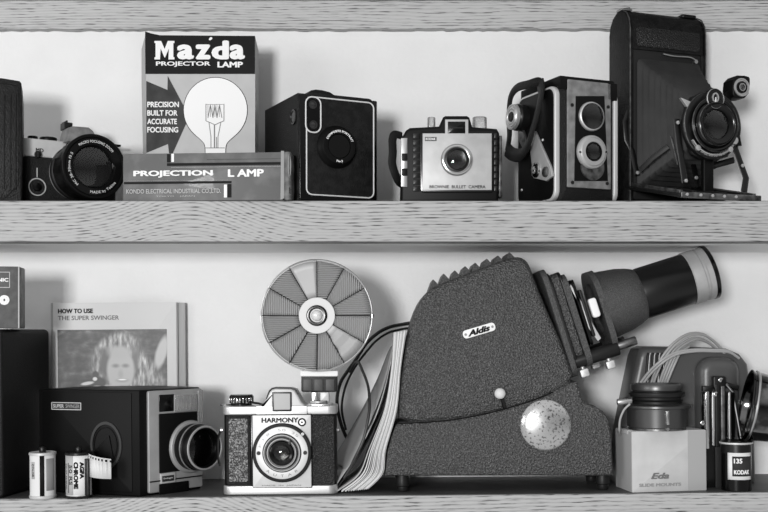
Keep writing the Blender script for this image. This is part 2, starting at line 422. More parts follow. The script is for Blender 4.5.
# --- single-lens reflex with zoom lens
t = Thing('reflex_camera', 'chrome and black reflex camera with a large zoom lens turned to the right', 'camera', 24, 44, rz=34)
F = t.F
zt = F(40, 139)[1]; zb = F(40, 157)[1]; Wd = 101
b = B(); b.prism(rrect(0, Wd, 0, 23, 8), 0, zb, 1, ax='z'); b.build('body', 'leather_fine', t)
b = B(); b.prism(rrect(-.5, Wd+.5, -.5, 23.5, 8), zb, zt, 1.5, ax='z'); tp = b.build('top_plate', 'satin', t)
text(tp, 'MD', 12, 20, zb+5, zb+9, -.8, 'print_dark')
a = F(37.5, 154.5); b = B(); b.cyl((a[0], -3, a[1]), (a[0], 0, a[1]), 3.6, b=.5); b.box(a[0]-1, a[0]+1, -4, -2, a[1]-3.2, a[1]+3.2, .4); b.build('switch_knob', 'dark_metal', tp)
for px0, px1, pz in ((28, 38, 136), (40, 57, 134.5)):
    a = F(px0, pz, 12); c = F(px1, pz, 12); r_ = (c[0]-a[0])/2
    b = B(); b.cyl((a[0]+r_, 13, zt-.5), (a[0]+r_, 13, zt+4.5), r_, b=1); b.build('dial', 'black', t)
cx = F(37, 187)[0]; cz = F(37, 187)[1]
b = B(); b.loop(circ(cx, cz, 9.3, 40), circ(cx, cz, 8.2, 40), -1.2, .2); b.build('dial_ring', 'satin', t)
b = B(); b.cyl((cx, -2, cz), (cx, .5, cz), 4.4, b=.8); b.build('self_timer_knob', 'black_gloss', t)
b = B(); b.box(cx-.5, cx+.5, -1, .3, cz+10, cz+20, .2); b.build('index_line', 'satin', t)
p0 = F(59, 146, 0); p1 = F(68, 127, 6); p2 = F(86, 127, 6)
xm = (p1[0]+p2[0])/2
pr = [(xm-18, zt-2), (xm-15, zt+1), (p1[0]-2, p1[1]-2), (p1[0]+3, p1[1]), (p2[0], p1[1]+.5), (p2[0]+5, p1[1]-3), (xm+22, zt+1), (xm+25, zt-2)]
b = B(); b.prism(pr, -4, 22, 2.5); pm = b.build('pentaprism', 'brushed_dim', t)
a = F(66, 144, -4.2)
text(pm, 'OLYMPUS', a[0], a[0]+26, a[1]-3, a[1]+1.3, -4.3, 'print_black', .02)
a = F(66, 126, 12); b = B(); b.box(a[0]-3, a[0]+6, 8, 22, a[1]-4, a[1]+3.5, .6); b.box(a[0]-1.5, a[0], 6, 22, a[1]+3, a[1]+5, .3); b.build('hot_shoe', 'dark_metal', t)
a = F(134, 150, 12); b = B(); b.cyl((Wd-14, 13, zt), (Wd-14, 13, zt+6), 8, b=1); b.box(Wd-16, Wd+7, 8, 14, zt+2, zt+4, .8); b.build('wind_lever', 'black', t)
b = B(); b.cyl((Wd-1, 12, zb+4), (Wd+5, 12, zb+3), 2, b=.5); b.build('strap_lug', 'dark_metal', t)
# lens: front ring centred on pixel (94,166)
LL = 60; f = t.P(94.5, 166.5, -LL); c = Vector((f.x, 0, f.z))
b = B(); b.lathe(c, (0, -1, 0), [(-1, 28), (4, 28), (4, 27), (8, 27)], 64); b.build('lens_mount', 'satin', t)
b = B(); b.lathe(c, (0, -1, 0), [(5, 26), (6, 29.4), (14, 29.8), (15, 28.6), (20, 28.6), (22, 29)], 64); lb = b.build('aperture_ring', 'dark', t)
pf = []
b = B()
n = 96
rings = []
for a_, r_, kn in ((20, 29.5, 0), (22, 31, 1), (42, 31.5, 1), (44, 31, 0), (50, 31, 0), (52, 33, 0), (LL-1, 33.4, 0), (LL, 32.6, 0), (LL, 29.8, 0), (LL-2.5, 28, 0), (LL-3, 23), ) if False else ((20, 29.5, 0), (22, 31, 1), (42, 31.5, 1), (44, 31, 0), (50, 31, 0), (52, 33, 0), (LL-1, 33.4, 0), (LL, 32.6, 0), (LL, 30.5, 0), (LL-1.6, 29.5, 0), (LL-32, 24, 0)):
    rings.append([(c.x+(r_-(1.4 if kn and (k//4) % 2 else 0))*math.cos(2*math.pi*k/n), -a_, c.z+(r_-(1.4 if kn and (k//4) % 2 else 0))*math.sin(2*math.pi*k/n)) for k in range(n)])
b.stack(rings); b.build('zoom_ring', 'black', t)
b = B(); b.lathe(c, (0, -1, 0), [(LL-6, 20), (LL-1.2, 29.3), (LL-1.4, 22.5), (LL-3, 21.5), (LL-5, 20)], 64, closed=True); fr = b.build('front_ring', 'black_gloss', t)
optic(t, (c.x, -LL+4.5, c.z), (0, -1, 0), 21.5, 22)
for k, (dx, dz, rr, rb) in enumerate(()):
    b = B(); b.lathe((c.x+dx, c.y, c.z+dz*.3), (0, -1, 0), [(LL-2.2, rr), (LL-1.7, rr-.3), (LL-2.2, rr-.7)], 48, closed=True); b.build('inner_ring', 'dark_metal', t)
arctext(fr, 'MACRO FOCUSING ZOOM', c.x, c.z, 26, 2.7, 84, 86, -LL+1.0, bold=.0)
arctext(fr, 'MADE by Tokina', c.x, c.z, 26, 2.7, -66, 66, -LL+1.0, bold=.0, inward=True)
arctext(fr, 'MC 28-70mm f3.5', c.x, c.z, 26, 2.5, 190, 78, -LL+1.0, bold=.0)

# --- Mazda box
t = Thing('lamp_box', 'upright printed projector lamp carton with a light bulb picture, dented at its top corner', 'box', 146, 66)
F = t.F
xl, ztl = F(146, 35); xr, ztr = F(255, 36)
b = B()
ql, qr = F(141.5, 80, 50)[0], F(258.5, 80, 50)[0]
foot = [(0, 0), (xr, 0), (qr, 50), (ql+3, 50)]
topc = [(-.8, 1, ztl+.5), (xr, 0, ztr), (qr, 50, ztr-3), (ql, 50, ztl-2)]
v0 = [b.bm.verts.new((x, y, 0)) for x, y in foot]
vm = [b.bm.verts.new((x, y, ztl-40)) for x, y in [(0, 0), (xr+.2, 0), (qr, 50), (ql, 50)]]
v1 = [b.bm.verts.new(p) for p in topc]
for A, C in ((v0, vm), (vm, v1)):
    for i in range(4): b.bm.faces.new((A[i], A[(i+1) % 4], C[(i+1) % 4], C[i]))
b.bm.faces.new(v0); b.bm.faces.new(v1); b.build('carton', 'mazda_grey', t)
zk = F(200, 74)[1]
b = B(); b.prism([(-.6, zk), (xr, zk), (xr, ztr), (14, ztl-.5), (5, ztl+1.5), (-.9, ztl+3.5)], -.5, 0); b.build('name_panel', 'mazda_black', t)
b = B(); b.sheet([[(-.9, -.3, ztl+3.5), (5, -.3, ztl+1.5), (14, -.3, ztl-.4)], [(-3, 14, ztl+1.5), (5, 14, ztl-2), (14, 14, ztl-.6)]]); b.build('bent_flap', 'mazda_black', t, thick=.6)
a = F(154.5, 59); c = F(245, 41)
wd = [('M', 154.5, 174.5, 41), ('a', 177, 194, 44.5), ('z', 195.5, 210.5, 44.5), ('d', 211.5, 229, 40.5), ('a', 229.5, 245, 44.5)]
for ch, p0, p1, pt in wd:
    if ch == 'M':
        w_ = [(0, 0), (5, 0), (5.6, 11), (9, 2), (9.6, 2), (13, 11), (12.6, 0), (18, 0), (18, 2), (17, 2.4), (17, 16.2), (18, 16.6), (18, 18.5), (12, 18.5), (9.2, 10.5), (6, 18.5), (0, 18.5), (0, 16.6), (1, 16.2), (1, 2.4), (0, 2)]
        a = F(p0, 59.5, -.5); c = F(p1, pt, -.5); b = B(); b.prism([(a[0]+u/18*(c[0]-a[0]), a[1]+v/18.5*(c[1]-a[1])) for u, v in w_], -.9, -.3); b.build('lettering', 'print_white', t); continue
    a = F(p0, 59.5, -.5); c = F(p1, pt, -.5); text(t, ch, a[0], c[0], a[1], c[1], -.6, 'print_white', .035)
b = B(); b.prism(chaikin([F(208.5, 39.5), F(210, 41), F(213, 38.5), F(211, 36.8)], 2), -.8, -.4); b.build('printed_mark', 'print_white', t)
a = F(156, 67, -.5); c = F(210.5, 61.5, -.5); text(t, 'PROJECTOR', a[0], c[0], a[1], c[1], -.6, 'print_white', .02)
a = F(217.5, 67.5, -.5); c = F(243, 61.7, -.5); text(t, 'LAMP', a[0], c[0], a[1], c[1], -.6, 'print_white', .03)
ar = [F(146.3, 81, 0), F(167.5, 90), F(167.8, 76), F(189.3, 116.5), F(172, 155), F(169, 153), F(168, 144), F(146.3, 153)]
b = B(); b.prism(ar, -.4, 0); b.build('printed_arrow', 'mazda_arrow', t)
for s_, py, px1 in (('PRECISION', 107.3, 179), ('BUILT FOR', 115.8, 177.5), ('ACCURATE', 124.3, 177), ('FOCUSING', 132.6, 178.3)):
    a = F(147.3, py, -.4); c = F(px1, py-5.6, -.4); text(t, s_, a[0], c[0], a[1], c[1], -.5, 'print_white', .022)
bc = F(215.5, 110)
def bulb(rr, ex):
    pts = []
    for k in range(0, 41):
        A = R(-48+276*k/40); pts.append((bc[0]+rr*math.cos(A), bc[1]+rr*1.02*math.sin(A)))
    z2 = F(200, 156)[1]
    pts += chaikin([pts[-1], (bc[0]-14-ex, bc[1]-33), (bc[0]-11-ex, bc[1]-37), (bc[0]-10.5-ex, z2)], 2, False)[1:]
    pts += chaikin([(bc[0]+10.5+ex, z2), (bc[0]+11+ex, bc[1]-37), (bc[0]+14+ex, bc[1]-33), pts[0]], 2, False)[:-1]
    return pts
b = B(); b.prism(bulb(34.2, .5), -.3, 0); b.build('bulb_outline', 'print_black', t)
b = B(); b.prism(bulb(33.5, -.2), -.5, -.1); b.build('printed_bulb', 'print_white', t)
b = B()
def seg(px0, py0, px1, py1, w=.45): 
    a = F(px0, py0); c = F(px1, py1); b.tube([(a[0], -.6, a[1]), (c[0], -.6, c[1])], (w, w), 4)
for x_ in (206, 224): seg(x_, 104, x_, 121)
zz = [208, 210.5, 213, 215, 217, 219.5, 222]
for i in range(6): seg(zz[i], 105 if i % 2 else 118, zz[i+1], 118 if i % 2 else 105); seg(zz[i], 105, zz[i], 117, .3)
seg(206, 104.5, 224, 104.5, .3)
seg(206, 121, 211, 123); seg(224, 121, 219, 123); seg(211, 123, 215, 125); seg(215, 125, 219, 123); seg(209, 122, 211, 137); seg(221, 122, 218, 137)
seg(211, 137, 211, 148); seg(218, 137, 218, 148); seg(214.5, 125, 214.5, 148, .7); seg(216.5, 137, 216.5, 148); seg(205, 148, 225, 148)
b.build('printed_filament', 'print_grey', t)

# --- projection lamp carton lying down
rz_ = -4
t = Thing('lamp_carton', 'low grey lamp carton lying on its side in front of the tall light bulb carton', 'box', 123, 6, rz=rz_)
F = t.F
xr = F(283, 180)[0]; zt = F(200, 153.0)[1]; D = 46
b = B(); b.box(0, xr, 0, D, 0, zt, .5); bx = b.build('carton', 'box_print', t)
ze = F(283, 151.5)[1]
b = B(); b.prism([(xr, .5), (xr+1.2, zt*.5), (xr, zt-.5)], 0, D, 0)
b.build('carton_side', 'box_end', t)
b = B(); b.prism(chaikin([(0, 0), (xr+4, 0), (xr+4, 0)], 0) if False else [(xr-2.5, 0), (xr+1.2, 1.5), (xr+3, zt*.5), (xr+1.2, zt+1), (xr-2, zt+1.2)], -.8, -.0, .2); b.build('fold', 'print_mid', t)
b = B(); b.prism([(-1.5, 0), (46, 0), (50, 8), (50, zt-8), (46, zt), (-1.5, zt)], xr, xr+9, 3, ax='x'); fl = b.build('end_flap', 'box_end', t, 'dark printed end of the carton')
a = t.S(289, 165, xr+9.2); b = B(); b.loop(circ(a[0]+5, a[1], 8, 24, 12), circ(a[0]+5, a[1], 6.5, 24, 10), xr+8.6, xr+9.3, ax='x'); b.build('emblem', 'print_mid', fl)
b = B(); b.box(xr+8.8, xr+9.3, a[0]-2, a[0]+14, 4, 10, 0); b.build('printed_patch', 'print_grey', fl)
def bar(px0, py0, px1, py1, m, y=-.3, nm='printed_band'):
    a = F(px0, py0); c = F(px1, py1); b = B(); b.box(a[0], c[0], y, .1, c[1], a[1], 0); return b.build(nm, m, t)
bar(167, 166, 281, 162, 'print_black'); bar(167, 162.5, 170.5, 154, 'print_black'); bar(171.5, 162, 174, 153.8, 'print_white')
bar(171, 167.5, 281, 166.2, 'print_white'); bar(207, 159.6, 281, 158.6, 'print_black')
bar(124, 184.3, 231.5, 181, 'print_black'); bar(227.5, 197.5, 231.5, 184, 'print_black'); bar(124, 181, 228, 180, 'print_white'); bar(224, 197.5, 227, 184.6, 'print_white')
a = F(133.5, 178); c = F(213, 170); text(t, 'PROJECTION', a[0], c[0], a[1], c[1], -.4, 'print_white', .03)
a = F(228, 177); c = F(264, 169); text(t, 'L AMP', a[0], c[0], a[1], c[1], -.4, 'print_white', .03)
a = F(126.5, 194.5); c = F(221, 188.5); text(t, 'KONDO ELECTRICAL INDUSTRIAL CO.,LTD.', a[0], c[0], a[1], c[1], -.4, 'print_pale', .01)
a = F(156, 197.3); c = F(195, 195.4); text(t, 'TOKYO    JAPAN', a[0], c[0], a[1], c[1], -.4, 'print_pale', .0)

# --- box camera
D = 96; rz_ = solve_rz(297.4, 4, 264.6, D)
t = Thing('box_camera', 'black box camera with a rounded wire outline and round lens beside the lamp cartons', 'camera', 297.4, 4, rz=rz_)
F = t.F
W_ = F(377.3, 150)[0]; H_ = F(297.4, 92.6)[1]
b = B(); b.box(0, W_, 0, D, 0, H_, 1.2); b.build('body', 'leather_fine', t)
b = B(); b.box(1.5, W_-1.5, -2.2, 0, 1, H_-1, 1.0, 2); fp = b.build('front_plate', 'black_gloss', t)
o0 = F(303.5, 197.6, -2.2); o1 = F(375.5, 96.6, -2.2)
b = B(); b.box(o0[0]+3.5, o1[0]-3, -3, -2, o0[1]+3.5, o1[1]-3, .4, 5); b.build('front_leather', 'leather_worn', t)
y_ = -3.2
rp = rrect(*(F(306.6, 196, y_)[0], F(373.7, 196, y_)[0]), F(330, 195.6, y_)[1], F(330, 98.7, y_)[1], 6, 6)
b = B(); b.tube([(x, y_, z) for x, z in rp], (.75, .75), 6, True); b.build('wire_outline', 'ivory', t)
ca = F(305.4, 131.8, y_); cb_ = F(320.4, 98, y_)
b = B(); b.box(ca[0], cb_[0], y_-1, 0, ca[1], cb_[1], .4, 7); vf = b.build('viewfinder_panel', 'black', t)
rp = rrect(ca[0], cb_[0], ca[1], cb_[1], 7, 8)
b = B(); b.tube([(x, y_-1, z) for x, z in rp], (.8, .8), 6, True); b.build('panel_outline', 'ivory', vf)
for px, py in ((311.8, 105), (312.4, 125)):
    a = F(px+.4, py, y_); b = B(); b.lathe((a[0], y_-.5, a[1]), (0, -1, 0), [(0, 4.4), (1.6, 4.2), (1.6, 3.2), (.9, 3), (1.4, 1.5), (1.5, .1)], 28); b.build('viewfinder_window', 'lens_coat', vf)
a = F(338.6, 146.5, -8)
b = B(); b.lathe((a[0], -3, a[1]), (0, -1, 0), [(-1, 22), (1, 21.6), (2.5, 20), (6, 18.6), (7.5, 17.6), (7.8, 16), (7.2, 12.5), (.3, 11.8)], 64); lr = b.build('lens_mount', 'black', t)
optic(t, (a[0], -9.6, a[1]), (0, -1, 0), 11.8, 6, dome=False)
arctext(lr, 'COMPOSITE PORTRAIT', a[0], a[1], 15.2, 2.0, 88, 136, -10.9, 'print_white', .03)
arctext(lr, 'No.2', a[0], a[1], 15.2, 2.0, -90, 26, -10.9, 'print_white', .03, inward=True)
a = F(312, 92, 12); c = F(334, 89, 12)
b = B(); b.prism(chaikin([(a[0]-1, H_-.5), (a[0], H_+8), (a[0]+10, H_+10.5), (c[0]+3, H_+8), (c[0]+6, H_-.5)], 1), 18, 78, 2); b.build('carrying_strap', 'leather', t)
a = F(358.5, 93, 4); b = B(); b.cyl((a[0], 6, H_), (a[0], 6, H_+2.4), 2.4, b=.6); b.build('release_button', 'dark_metal', t)
a = t.S(294, 117, 0); b = B(); b.lathe((-.3, a[0], a[1]), (-1, 0, 0), [(0, 8), (1.2, 7.6), (1.4, 6), (.6, 5)], 32); b.build('side_window', 'black_gloss', t)
a = F(377, 140); b = B(); b.cyl((W_-.3, 10, 58), (W_+1.5, 10, 58), 4, b=.6); b.build('wind_stud', 'dark_metal', t)

# --- small plastic camera with metal face
t = Thing('plastic_camera', 'small squat camera with a bright square metal face and ribbed black sides', 'camera', 400.4, 14)
F = t.F; pt = lambda *l: [F(x, y) for x, y in l]
b = B(); b.prism([(0, 0)]+pt((498, 200))[:0]+[(F(498.5, 199)[0], 0)]+pt((499.5, 133), (497, 128.5), (472.5, 126.5), (469.5, 117), (467, 115.5), (445.5, 115.5), (443, 117), (439, 126), (410, 127.5), (406, 130), (402, 137)), 0, 56, 3); b.build('body', 'black', t)
a = F(422.5, 190.3, -1); c = F(491.7, 133.5, -1)
b = B(); b.box(a[0]-2.5, c[0]+2.5, -1.4, 1, a[1]-2.5, c[1]+2.5, .8, 4); b.build('face_surround', 'black_gloss', t)
fz = [(a[0], a[1]), (c[0], a[1]), (c[0], c[1]), F(468.3, 133.5, -1), F(468.3, 119.6, -1), F(445, 119.6, -1), F(445, 133.5, -1), (a[0], c[1])]
b = B(); b.prism(fz, -2.3, -1, .5); fc = b.build('metal_face', 'brushed', t)
q0 = F(447.8, 133.4, -2.3); q1 = F(465.2, 121.6, -2.3)
b = B(); b.box(q0[0], q1[0], -3, -1, q0[1], q1[1], .3); vw = b.build('viewfinder_window', 'black_gloss', t)
b = B(); b.box(q0[0]+2, q1[0]-2, -3.3, -2.8, q0[1]+4.5, q0[1]+6, .1); b.build('window_glint', 'glass_mid', vw)
a = F(456.8, 160, -2)
b = B(); b.lathe((a[0], -2, a[1]), (0, -1, 0), [(-.5, 16.6), (1.2, 16.2), (2.6, 15), (3.2, 13.6), (3, 12.6), (.3, 12.4)], 64); b.build('lens_surround', 'chrome', t)
b = B(); b.lathe((a[0], -2, a[1]), (0, -1, 0), [(1, 12.6), (3.2, 12), (3.4, 10.6), (.35, 9.8)], 48); b.build('lens_barrel', 'dark_metal', t)
optic(t, (a[0], -5.2, a[1]), (0, -1, 0), 9.8, 2.7)
q0 = F(429.5, 188.4, -2.3); q1 = F(485.5, 185.2, -2.3); text(fc, 'BROWNIE  BULLET  CAMERA', q0[0], q1[0], q0[1], q1[1], -2.4, 'print_black', .01)
q0 = F(425, 141, -2.3); q1 = F(436.5, 137, -2.3); b = B(); b.box(q0[0], q1[0], -2.5, -2, q0[1], q1[1]); lg = b.build('name_plate', 'print_dark', fc)
text(lg, 'KODAK', q0[0]+.8, q1[0]-.8, q0[1]+.7, q1[1]-.7, -2.55, 'print_white', .02)
for lx0, lx1 in ((413, 419.5), (494, 497.5)):
    for k in range(9):
        py = 133+k*6.6; q0 = F(lx0, py+5.6, -1.2); q1 = F(lx1, py, -1.2)
        b = B(); b.box(q0[0], q1[0], -1.2, .5, q0[1], q1[1], .5); b.build('side_rib', 'dark_metal', t)
q0 = F(401.5, 187, -.5); q1 = F(407.5, 138, -.5)
b = B(); b.box(q0[0]-.5, q1[0], -1.2, 1, q0[1], q1[1], .5); b.build('side_strip', 'chrome_soft', t)
for py in (157, 172): q = F(404.5, py, -1.3); b = B(); b.box(q[0]-2.8, q[0]+2.8, -2, -1, q[1]-4, q[1]+3.6, .5); b.build('strip_inset', 'black', t)
b = B(); b.box(F(500, 150)[0]-1, F(503, 150)[0], 8, 20, 6, F(503, 134)[1], 1); b.build('hinge_rail', 'worn_steel', t)
sp = spline([t.P(402, 136, 14), t.P(395, 134.5, 10), t.P(392.5, 140, 8), t.P(392.8, 152, 6), t.P(392.2, 163, 6), t.P(394.5, 172, 6), t.P(398.5, 181, 10), t.P(402, 184, 16)], 6)
b = B(); b.tube(sp, (1.1, 4.5), 10, flat=(1, 0, 0)); b.build('carrying_strap', 'leather', t)
for px0, px1 in ((427.5, 435.5), (472.5, 487)):
    q0 = F(px0, 127, 14); q1 = F(px1, 117, 14); r_ = (q1[0]-q0[0])/2
    zt = q1[1]; b = B(); b.cyl((q0[0]+r_, 16, F(450, 128)[1]-3), (q0[0]+r_, 16, zt), r_, b=1); b.build('wind_knob', 'clear_plastic', t)

# --- twin-lens box camera
D = 76; rz_ = solve_rz(559, 6, 521, D)
t = Thing('twin_lens_camera', 'square twin-lens box camera with pale rims and a leather strap looped on its side', 'camera', 559, 6, rz=rz_)
F = t.F
W_ = F(613.5, 150)[0]; H_ = F(559, 84)[1]; HT = F(559, 75.5)[1]
b = B(); b.box(0, W_, 0, D, 0, H_, 2.5); b.build('body', 'leather_fine', t)
b = B(); b.prism([(0.5, -1.5), (W_-.5, -1.5), (W_, 6), (W_, D), (0, D), (0, 6)], H_-5, HT, 1.2, ax='z')
b.prism([(W_-8, -2), (W_+3, -2), (W_+4, 20), (W_-8, 20)], H_-12, HT-2.5, 1.0, ax='z'); b.build('hood', 'black', t)
# pale rims round both side plates
def side_rim(xa, xb, sx):
    q = rrect(-1.5, D-2, .5, H_-1, 11, 7); b = B(); b.prism(q, xa, xb, 1.6, ax='x'); r_ = b.build('side_rim', 'alu_flat', t)
    return r_
rl = side_rim(-5.5, .5, -1); side_rim(W_-.5, W_+5, 1)
q = rrect(1.0, D-4.5, 3, H_-3.5, 10, 7); b = B(); b.prism(q, -6.1, -5, .3, ax='x'); sp_ = b.build('side_panel', 'black', t)
# chrome front plate
p0 = F(567.6, 187, -2); p1 = F(611, 83.5, -2)
b = B(); b.box(p0[0], p1[0], -2, .5, p0[1], p1[1], .6, 1.2); b.build('front_plate', 'brushed_dim', t)
z_ = [F(574.5, 181, -2.6), F(608, 181, -2.6), F(604.5, 96, -2.6), F(576, 96, -2.6)]
b = B(); b.prism(z_, -2.7, -1.5, .3); b.build('front_inset', 'black', t)
for px, py in ((572, 105), (608, 107), (572.3, 182.5), (607, 183.5)):
    a = F(px, py, -2); b = B(); b.cyl((a[0], -3, a[1]), (a[0], -1.8, a[1]), 1.8, b=.4); b.build('screw', 'dark_metal', t)
a = F(591.3, 116.5, -3)
b = B(); b.lathe((a[0], -2.6, a[1]), (0, -1, 0), [(0, 15), (2, 14.8), (3, 14), (3.2, 13.2), (.2, 12.9)], 56); b.build('viewing_lens_ring', 'alu', t)
optic(t, (a[0], -5.4, a[1]), (0, -1, 0), 12.9, 2.6)
a2 = F(592.5, 167, -3); b = B(); b.lathe((a2[0], -2.6, a2[1]), (0, -1, 0), [(0, 14), (1.6, 13.6), (1.8, 12), (1.2, 11.6)], 48); b.build('focus_scale', 'worn_steel', t)
a = F(592.2, 152, -5)
b = B(); b.lathe((a[0], -2.6, a[1]), (0, -1, 0), [(0, 17.2), (3, 17), (4, 16.2), (4.2, 15), (4.6, 14.6), (5.5, 13.8), (5.8, 10), (.2, 9.2)], 56); b.build('taking_lens_ring', 'brushed', t)
b = B(); b.lathe((a[0], -2.6, a[1]), (0, -1, 0), [(3.4, 9.4), (6.2, 9.2), (6.2, 8.2), (.25, 8)], 48); b.build('lens_barrel', 'black_gloss', t)
optic(t, (a[0], -8.2, a[1]), (0, -1, 0), 8, 5.2)
for px, py in ((606, 152), (580, 152)):
    q = F(px, py, -8); b = B(); b.cyl((q[0], -8.9, q[1]), (q[0], -7.9, q[1]), .9); b.build('index_dot', 'print_black', t)
# side fittings
def SP(px, py, x=-6): y, z = t.S(px, py, x); return Vector((x, y, z))
def sidepoly(l, x0, x1, bev, nm, m, par=t):
    b = B(); b.prism([t.S(px, py, x0) for px, py in l], x0, x1, bev, ax='x'); return b.build(nm, m, par)
sidepoly([(530, 152), (532, 132), (534.5, 131), (550, 166), (552, 176), (546, 181), (533, 178)], -9, -6, .8, 'exposure_bracket', 'brushed')
a = SP(536.5, 170, -9); b = B(); b.lathe(a, (-1, 0, 0), [(0, 8), (2, 7.6), (3, 6), (3, 4), (1, 3.4)], 36); b.build('side_dial', 'chrome', t)
a = SP(546, 172, -9); b = B(); b.lathe(a, (-1, 0, 0), [(0, 5.5), (2, 5), (3, 3), (3.2, .1)], 28); b.build('small_dial', 'worn_steel', t)
for px, py in ((522, 190), (543, 140)):
    a = SP(px, py, -6); b = B(); b.sph(a, 1.6); b.build('stud', 'alu', t)
a = SP(524, 118, -6); e = a+Vector((-15, 0, 0))
b = B(); b.lathe(a, (-1, 0, 0), [(0, 13.5), (4, 14), (9, 14), (10, 13), (12, 11.5), (14, 11)], 48); b.build('wind_knob', 'dark_metal', t)
kx = -6-14
b = B(); b.lathe((-6, a.y, a.z), (-1, 0, 0), [(12, 13.4), (15, 13.2), (15.5, 12), (14.8, 10.8), (15.8, 10), (15.8, 8.6), (14.6, 8), (15.6, 7), (15.6, 5.5), (14.6, 5)], 48); b.build('knob_face', 'alu', t)
b = B(); b.lathe((-6, a.y, a.z), (-1, 0, 0), [(14, 5.2), (16.4, 4.8), (16.8, 3), (16, .1)], 32); b.build('knob_hub', 'dark', t)
sidepoly([(518, 132), (522, 128), (526, 140), (523, 150), (519, 141)], -9, -6.2, .6, 'strap_fitting', 'worn_steel')
stp = [SP(540.5, 84, -4), SP(541.5, 93, -9), SP(537.5, 112, -14), SP(532.5, 130, -16), SP(528, 145, -15), SP(521.5, 154.5, -13), SP(513, 154.5, -12), SP(507.5, 150, -12)]
b = B(); b.tube(spline(stp, 6), (2.2, 7.5), 10, flat=(1, 0, 0)); b.build('strap', 'leather', t)
stp = [SP(507.5, 150, -12), SP(509.5, 135, -10), SP(509, 118, -8), SP(510.5, 98, -8), SP(517, 88, -8), SP(528, 84.5, -8), SP(538, 81.5, -6), SP(541, 84.5, -4)]
b = B(); b.tube(spline(stp, 6), (1.8, 4.6), 10, flat=(1, 0, 0)); b.build('strap_tail', 'leather', t)
a = F(543, 200, 40); b = B(); b.cyl((-4, 16, 0), (-4, 16, 5), 1.6); b.build('tripod_stud', 'black', t)

# --- folding bellows camera
t = Thing('folding_camera', 'tall folding bellows camera opened out with its round lens standing on the drop bed', 'camera', 629, 64, rz=20)
F = t.F
W_ = F(706.3, 100)[0]; H_ = F(629, 6.5)[1]; D = 40; z0_ = 6
# body shell: straight sides, rounded top seen from the side (y-z profile)
prof = [(0, z0_-4), (0, H_-22), (2, H_-13), (7, H_-5), (15, H_), (25, H_), (33, H_-5), (38, H_-13), (40, H_-22), (40, 0), (4, 0)]
b = B()
def shell(x0, x1, sc=1): b.prism(prof, x0, x1, 1.5, ax='x')
b = B(); b.prism(prof, 0, 6, 1.5, ax='x'); b.prism(prof, W_-6, W_, 1.5, ax='x'); b.build('side_wall', 'leather_worn', t)
b = B(); tw = [(0, H_-44), (0, H_-22), (2, H_-13), (7, H_-5), (15, H_), (25, H_), (33, H_-5), (38, H_-13), (40, H_-22), (40, 0), (34, 0), (34, H_-44)]
b.prism(tw, 2, W_-2, .6, ax='x'); b.box(2, W_-2, 6, 38, 0, 14, 1); b.build('back_and_crown', 'leather_worn', t)
b = B(); b.box(9, W_-9, -1.1, 1, H_-41, H_-20, .8, 3); b.build('embossed_panel', 'leather_grain', t)
b = B()
for x_ in (1.2, W_-1.2): b.tube([(x_, -.6, 4), (x_, -.6, H_-22), (x_, 1.4, H_-12), (x_, 6.5, H_-4), (x_, 15, H_+.8), (x_, 25, H_+.8)], (.7, .7), 6)
b.build('edge_trim', 'worn_steel', t)
b = B(); b.box(-1, 12, 12, 24, H_, H_+1.8, .5); b.cyl((2, 14, H_+1.5), (10, 14, H_+3.2), .9); b.build('strap_anchor', 'chrome_soft', t)
b = B(); b.prism(rrect(W_-22, W_-3, 12, 24, 3), H_-.5, H_+3.2, 1, ax='z'); b.build('wind_key', 'dark_metal', t)
b = B(); b.box(6, W_-6, 1.5, 4, 10, H_-44, .5); b.build('film_gate', 'black_matte', t)
b = B(); b.tube(spline([(W_*.42, -2, H_-47), (W_*.55, -3, H_-48.5), (W_*.75, -3, H_-48), (W_-16, -2, H_-50)], 5), (1, 1), 6); b.cyl((W_-15, -3, H_-52), (W_-15, 1, H_-52), 2.2); b.build('bed_catch', 'chrome_soft', t)
# lens board position
lc = t.P(710.2, 126, -62)
LB = (lc.x, -62, lc.z)
# bellows: pleated frustum from the gate to the board
rings = []; NP = 9; n4 = 6
g0 = (W_/2, (H_-50+12)/2+2, (W_-14)/2, (H_-64)/2); g1 = (LB[0], LB[2]+1, 23, 29)
for k in range(NP*2+1):
    u = k/(NP*2); y = 2+(-58)*u; wv = 0 if k % 2 else -4.5
    cx = g0[0]+(g1[0]-g0[0])*u; cz = g0[1]+(g1[1]-g0[1])*(u**.9); hx = g0[2]+(g1[2]-g0[2])*u**.8+wv; hz = g0[3]+(g1[3]-g0[3])*u**.8+wv
    rings.append([(x, y, z) for x, z in rrect(cx-hx, cx+hx, cz-hz, cz+hz, 5, 2)])
b = B(); b.stack(rings); b.build('bellows', 'bellows_cloth', t, 'pleated black leather bellows', ang=20)
# board, shutter, lens
hexp = [(LB[0]-26, LB[2]+16), (LB[0]-20, LB[2]+33), (LB[0]+20, LB[2]+33), (LB[0]+28, LB[2]+20), (LB[0]+29, LB[2]-18), (LB[0]+20, LB[2]-34), (LB[0]-20, LB[2]-34), (LB[0]-27, LB[2]-18)]
b = B(); b.prism(chaikin(hexp, 1), -62, -56, 1.5); b.build('lens_board', 'dark', t)
b = B(); b.lathe((LB[0], -62, LB[2]), (0, -1, 0), [(-1, 35), (2, 35.5), (4, 34.5), (5, 33), (5, 28), (.2, 20)], 64); sh = b.build('shutter_plate', 'dark_metal', t)
b = B(); b.lathe((LB[0], -62, LB[2]), (0, -1, 0), [(4.6, 28), (9, 27.5), (10, 26), (9.5, 24.5), (8.5, 24), (11.5, 22), (12.5, 20.5), (11, 19), (10.4, 15), (.3, 14.6)], 64); b.build('shutter_ring', 'black_gloss', t)
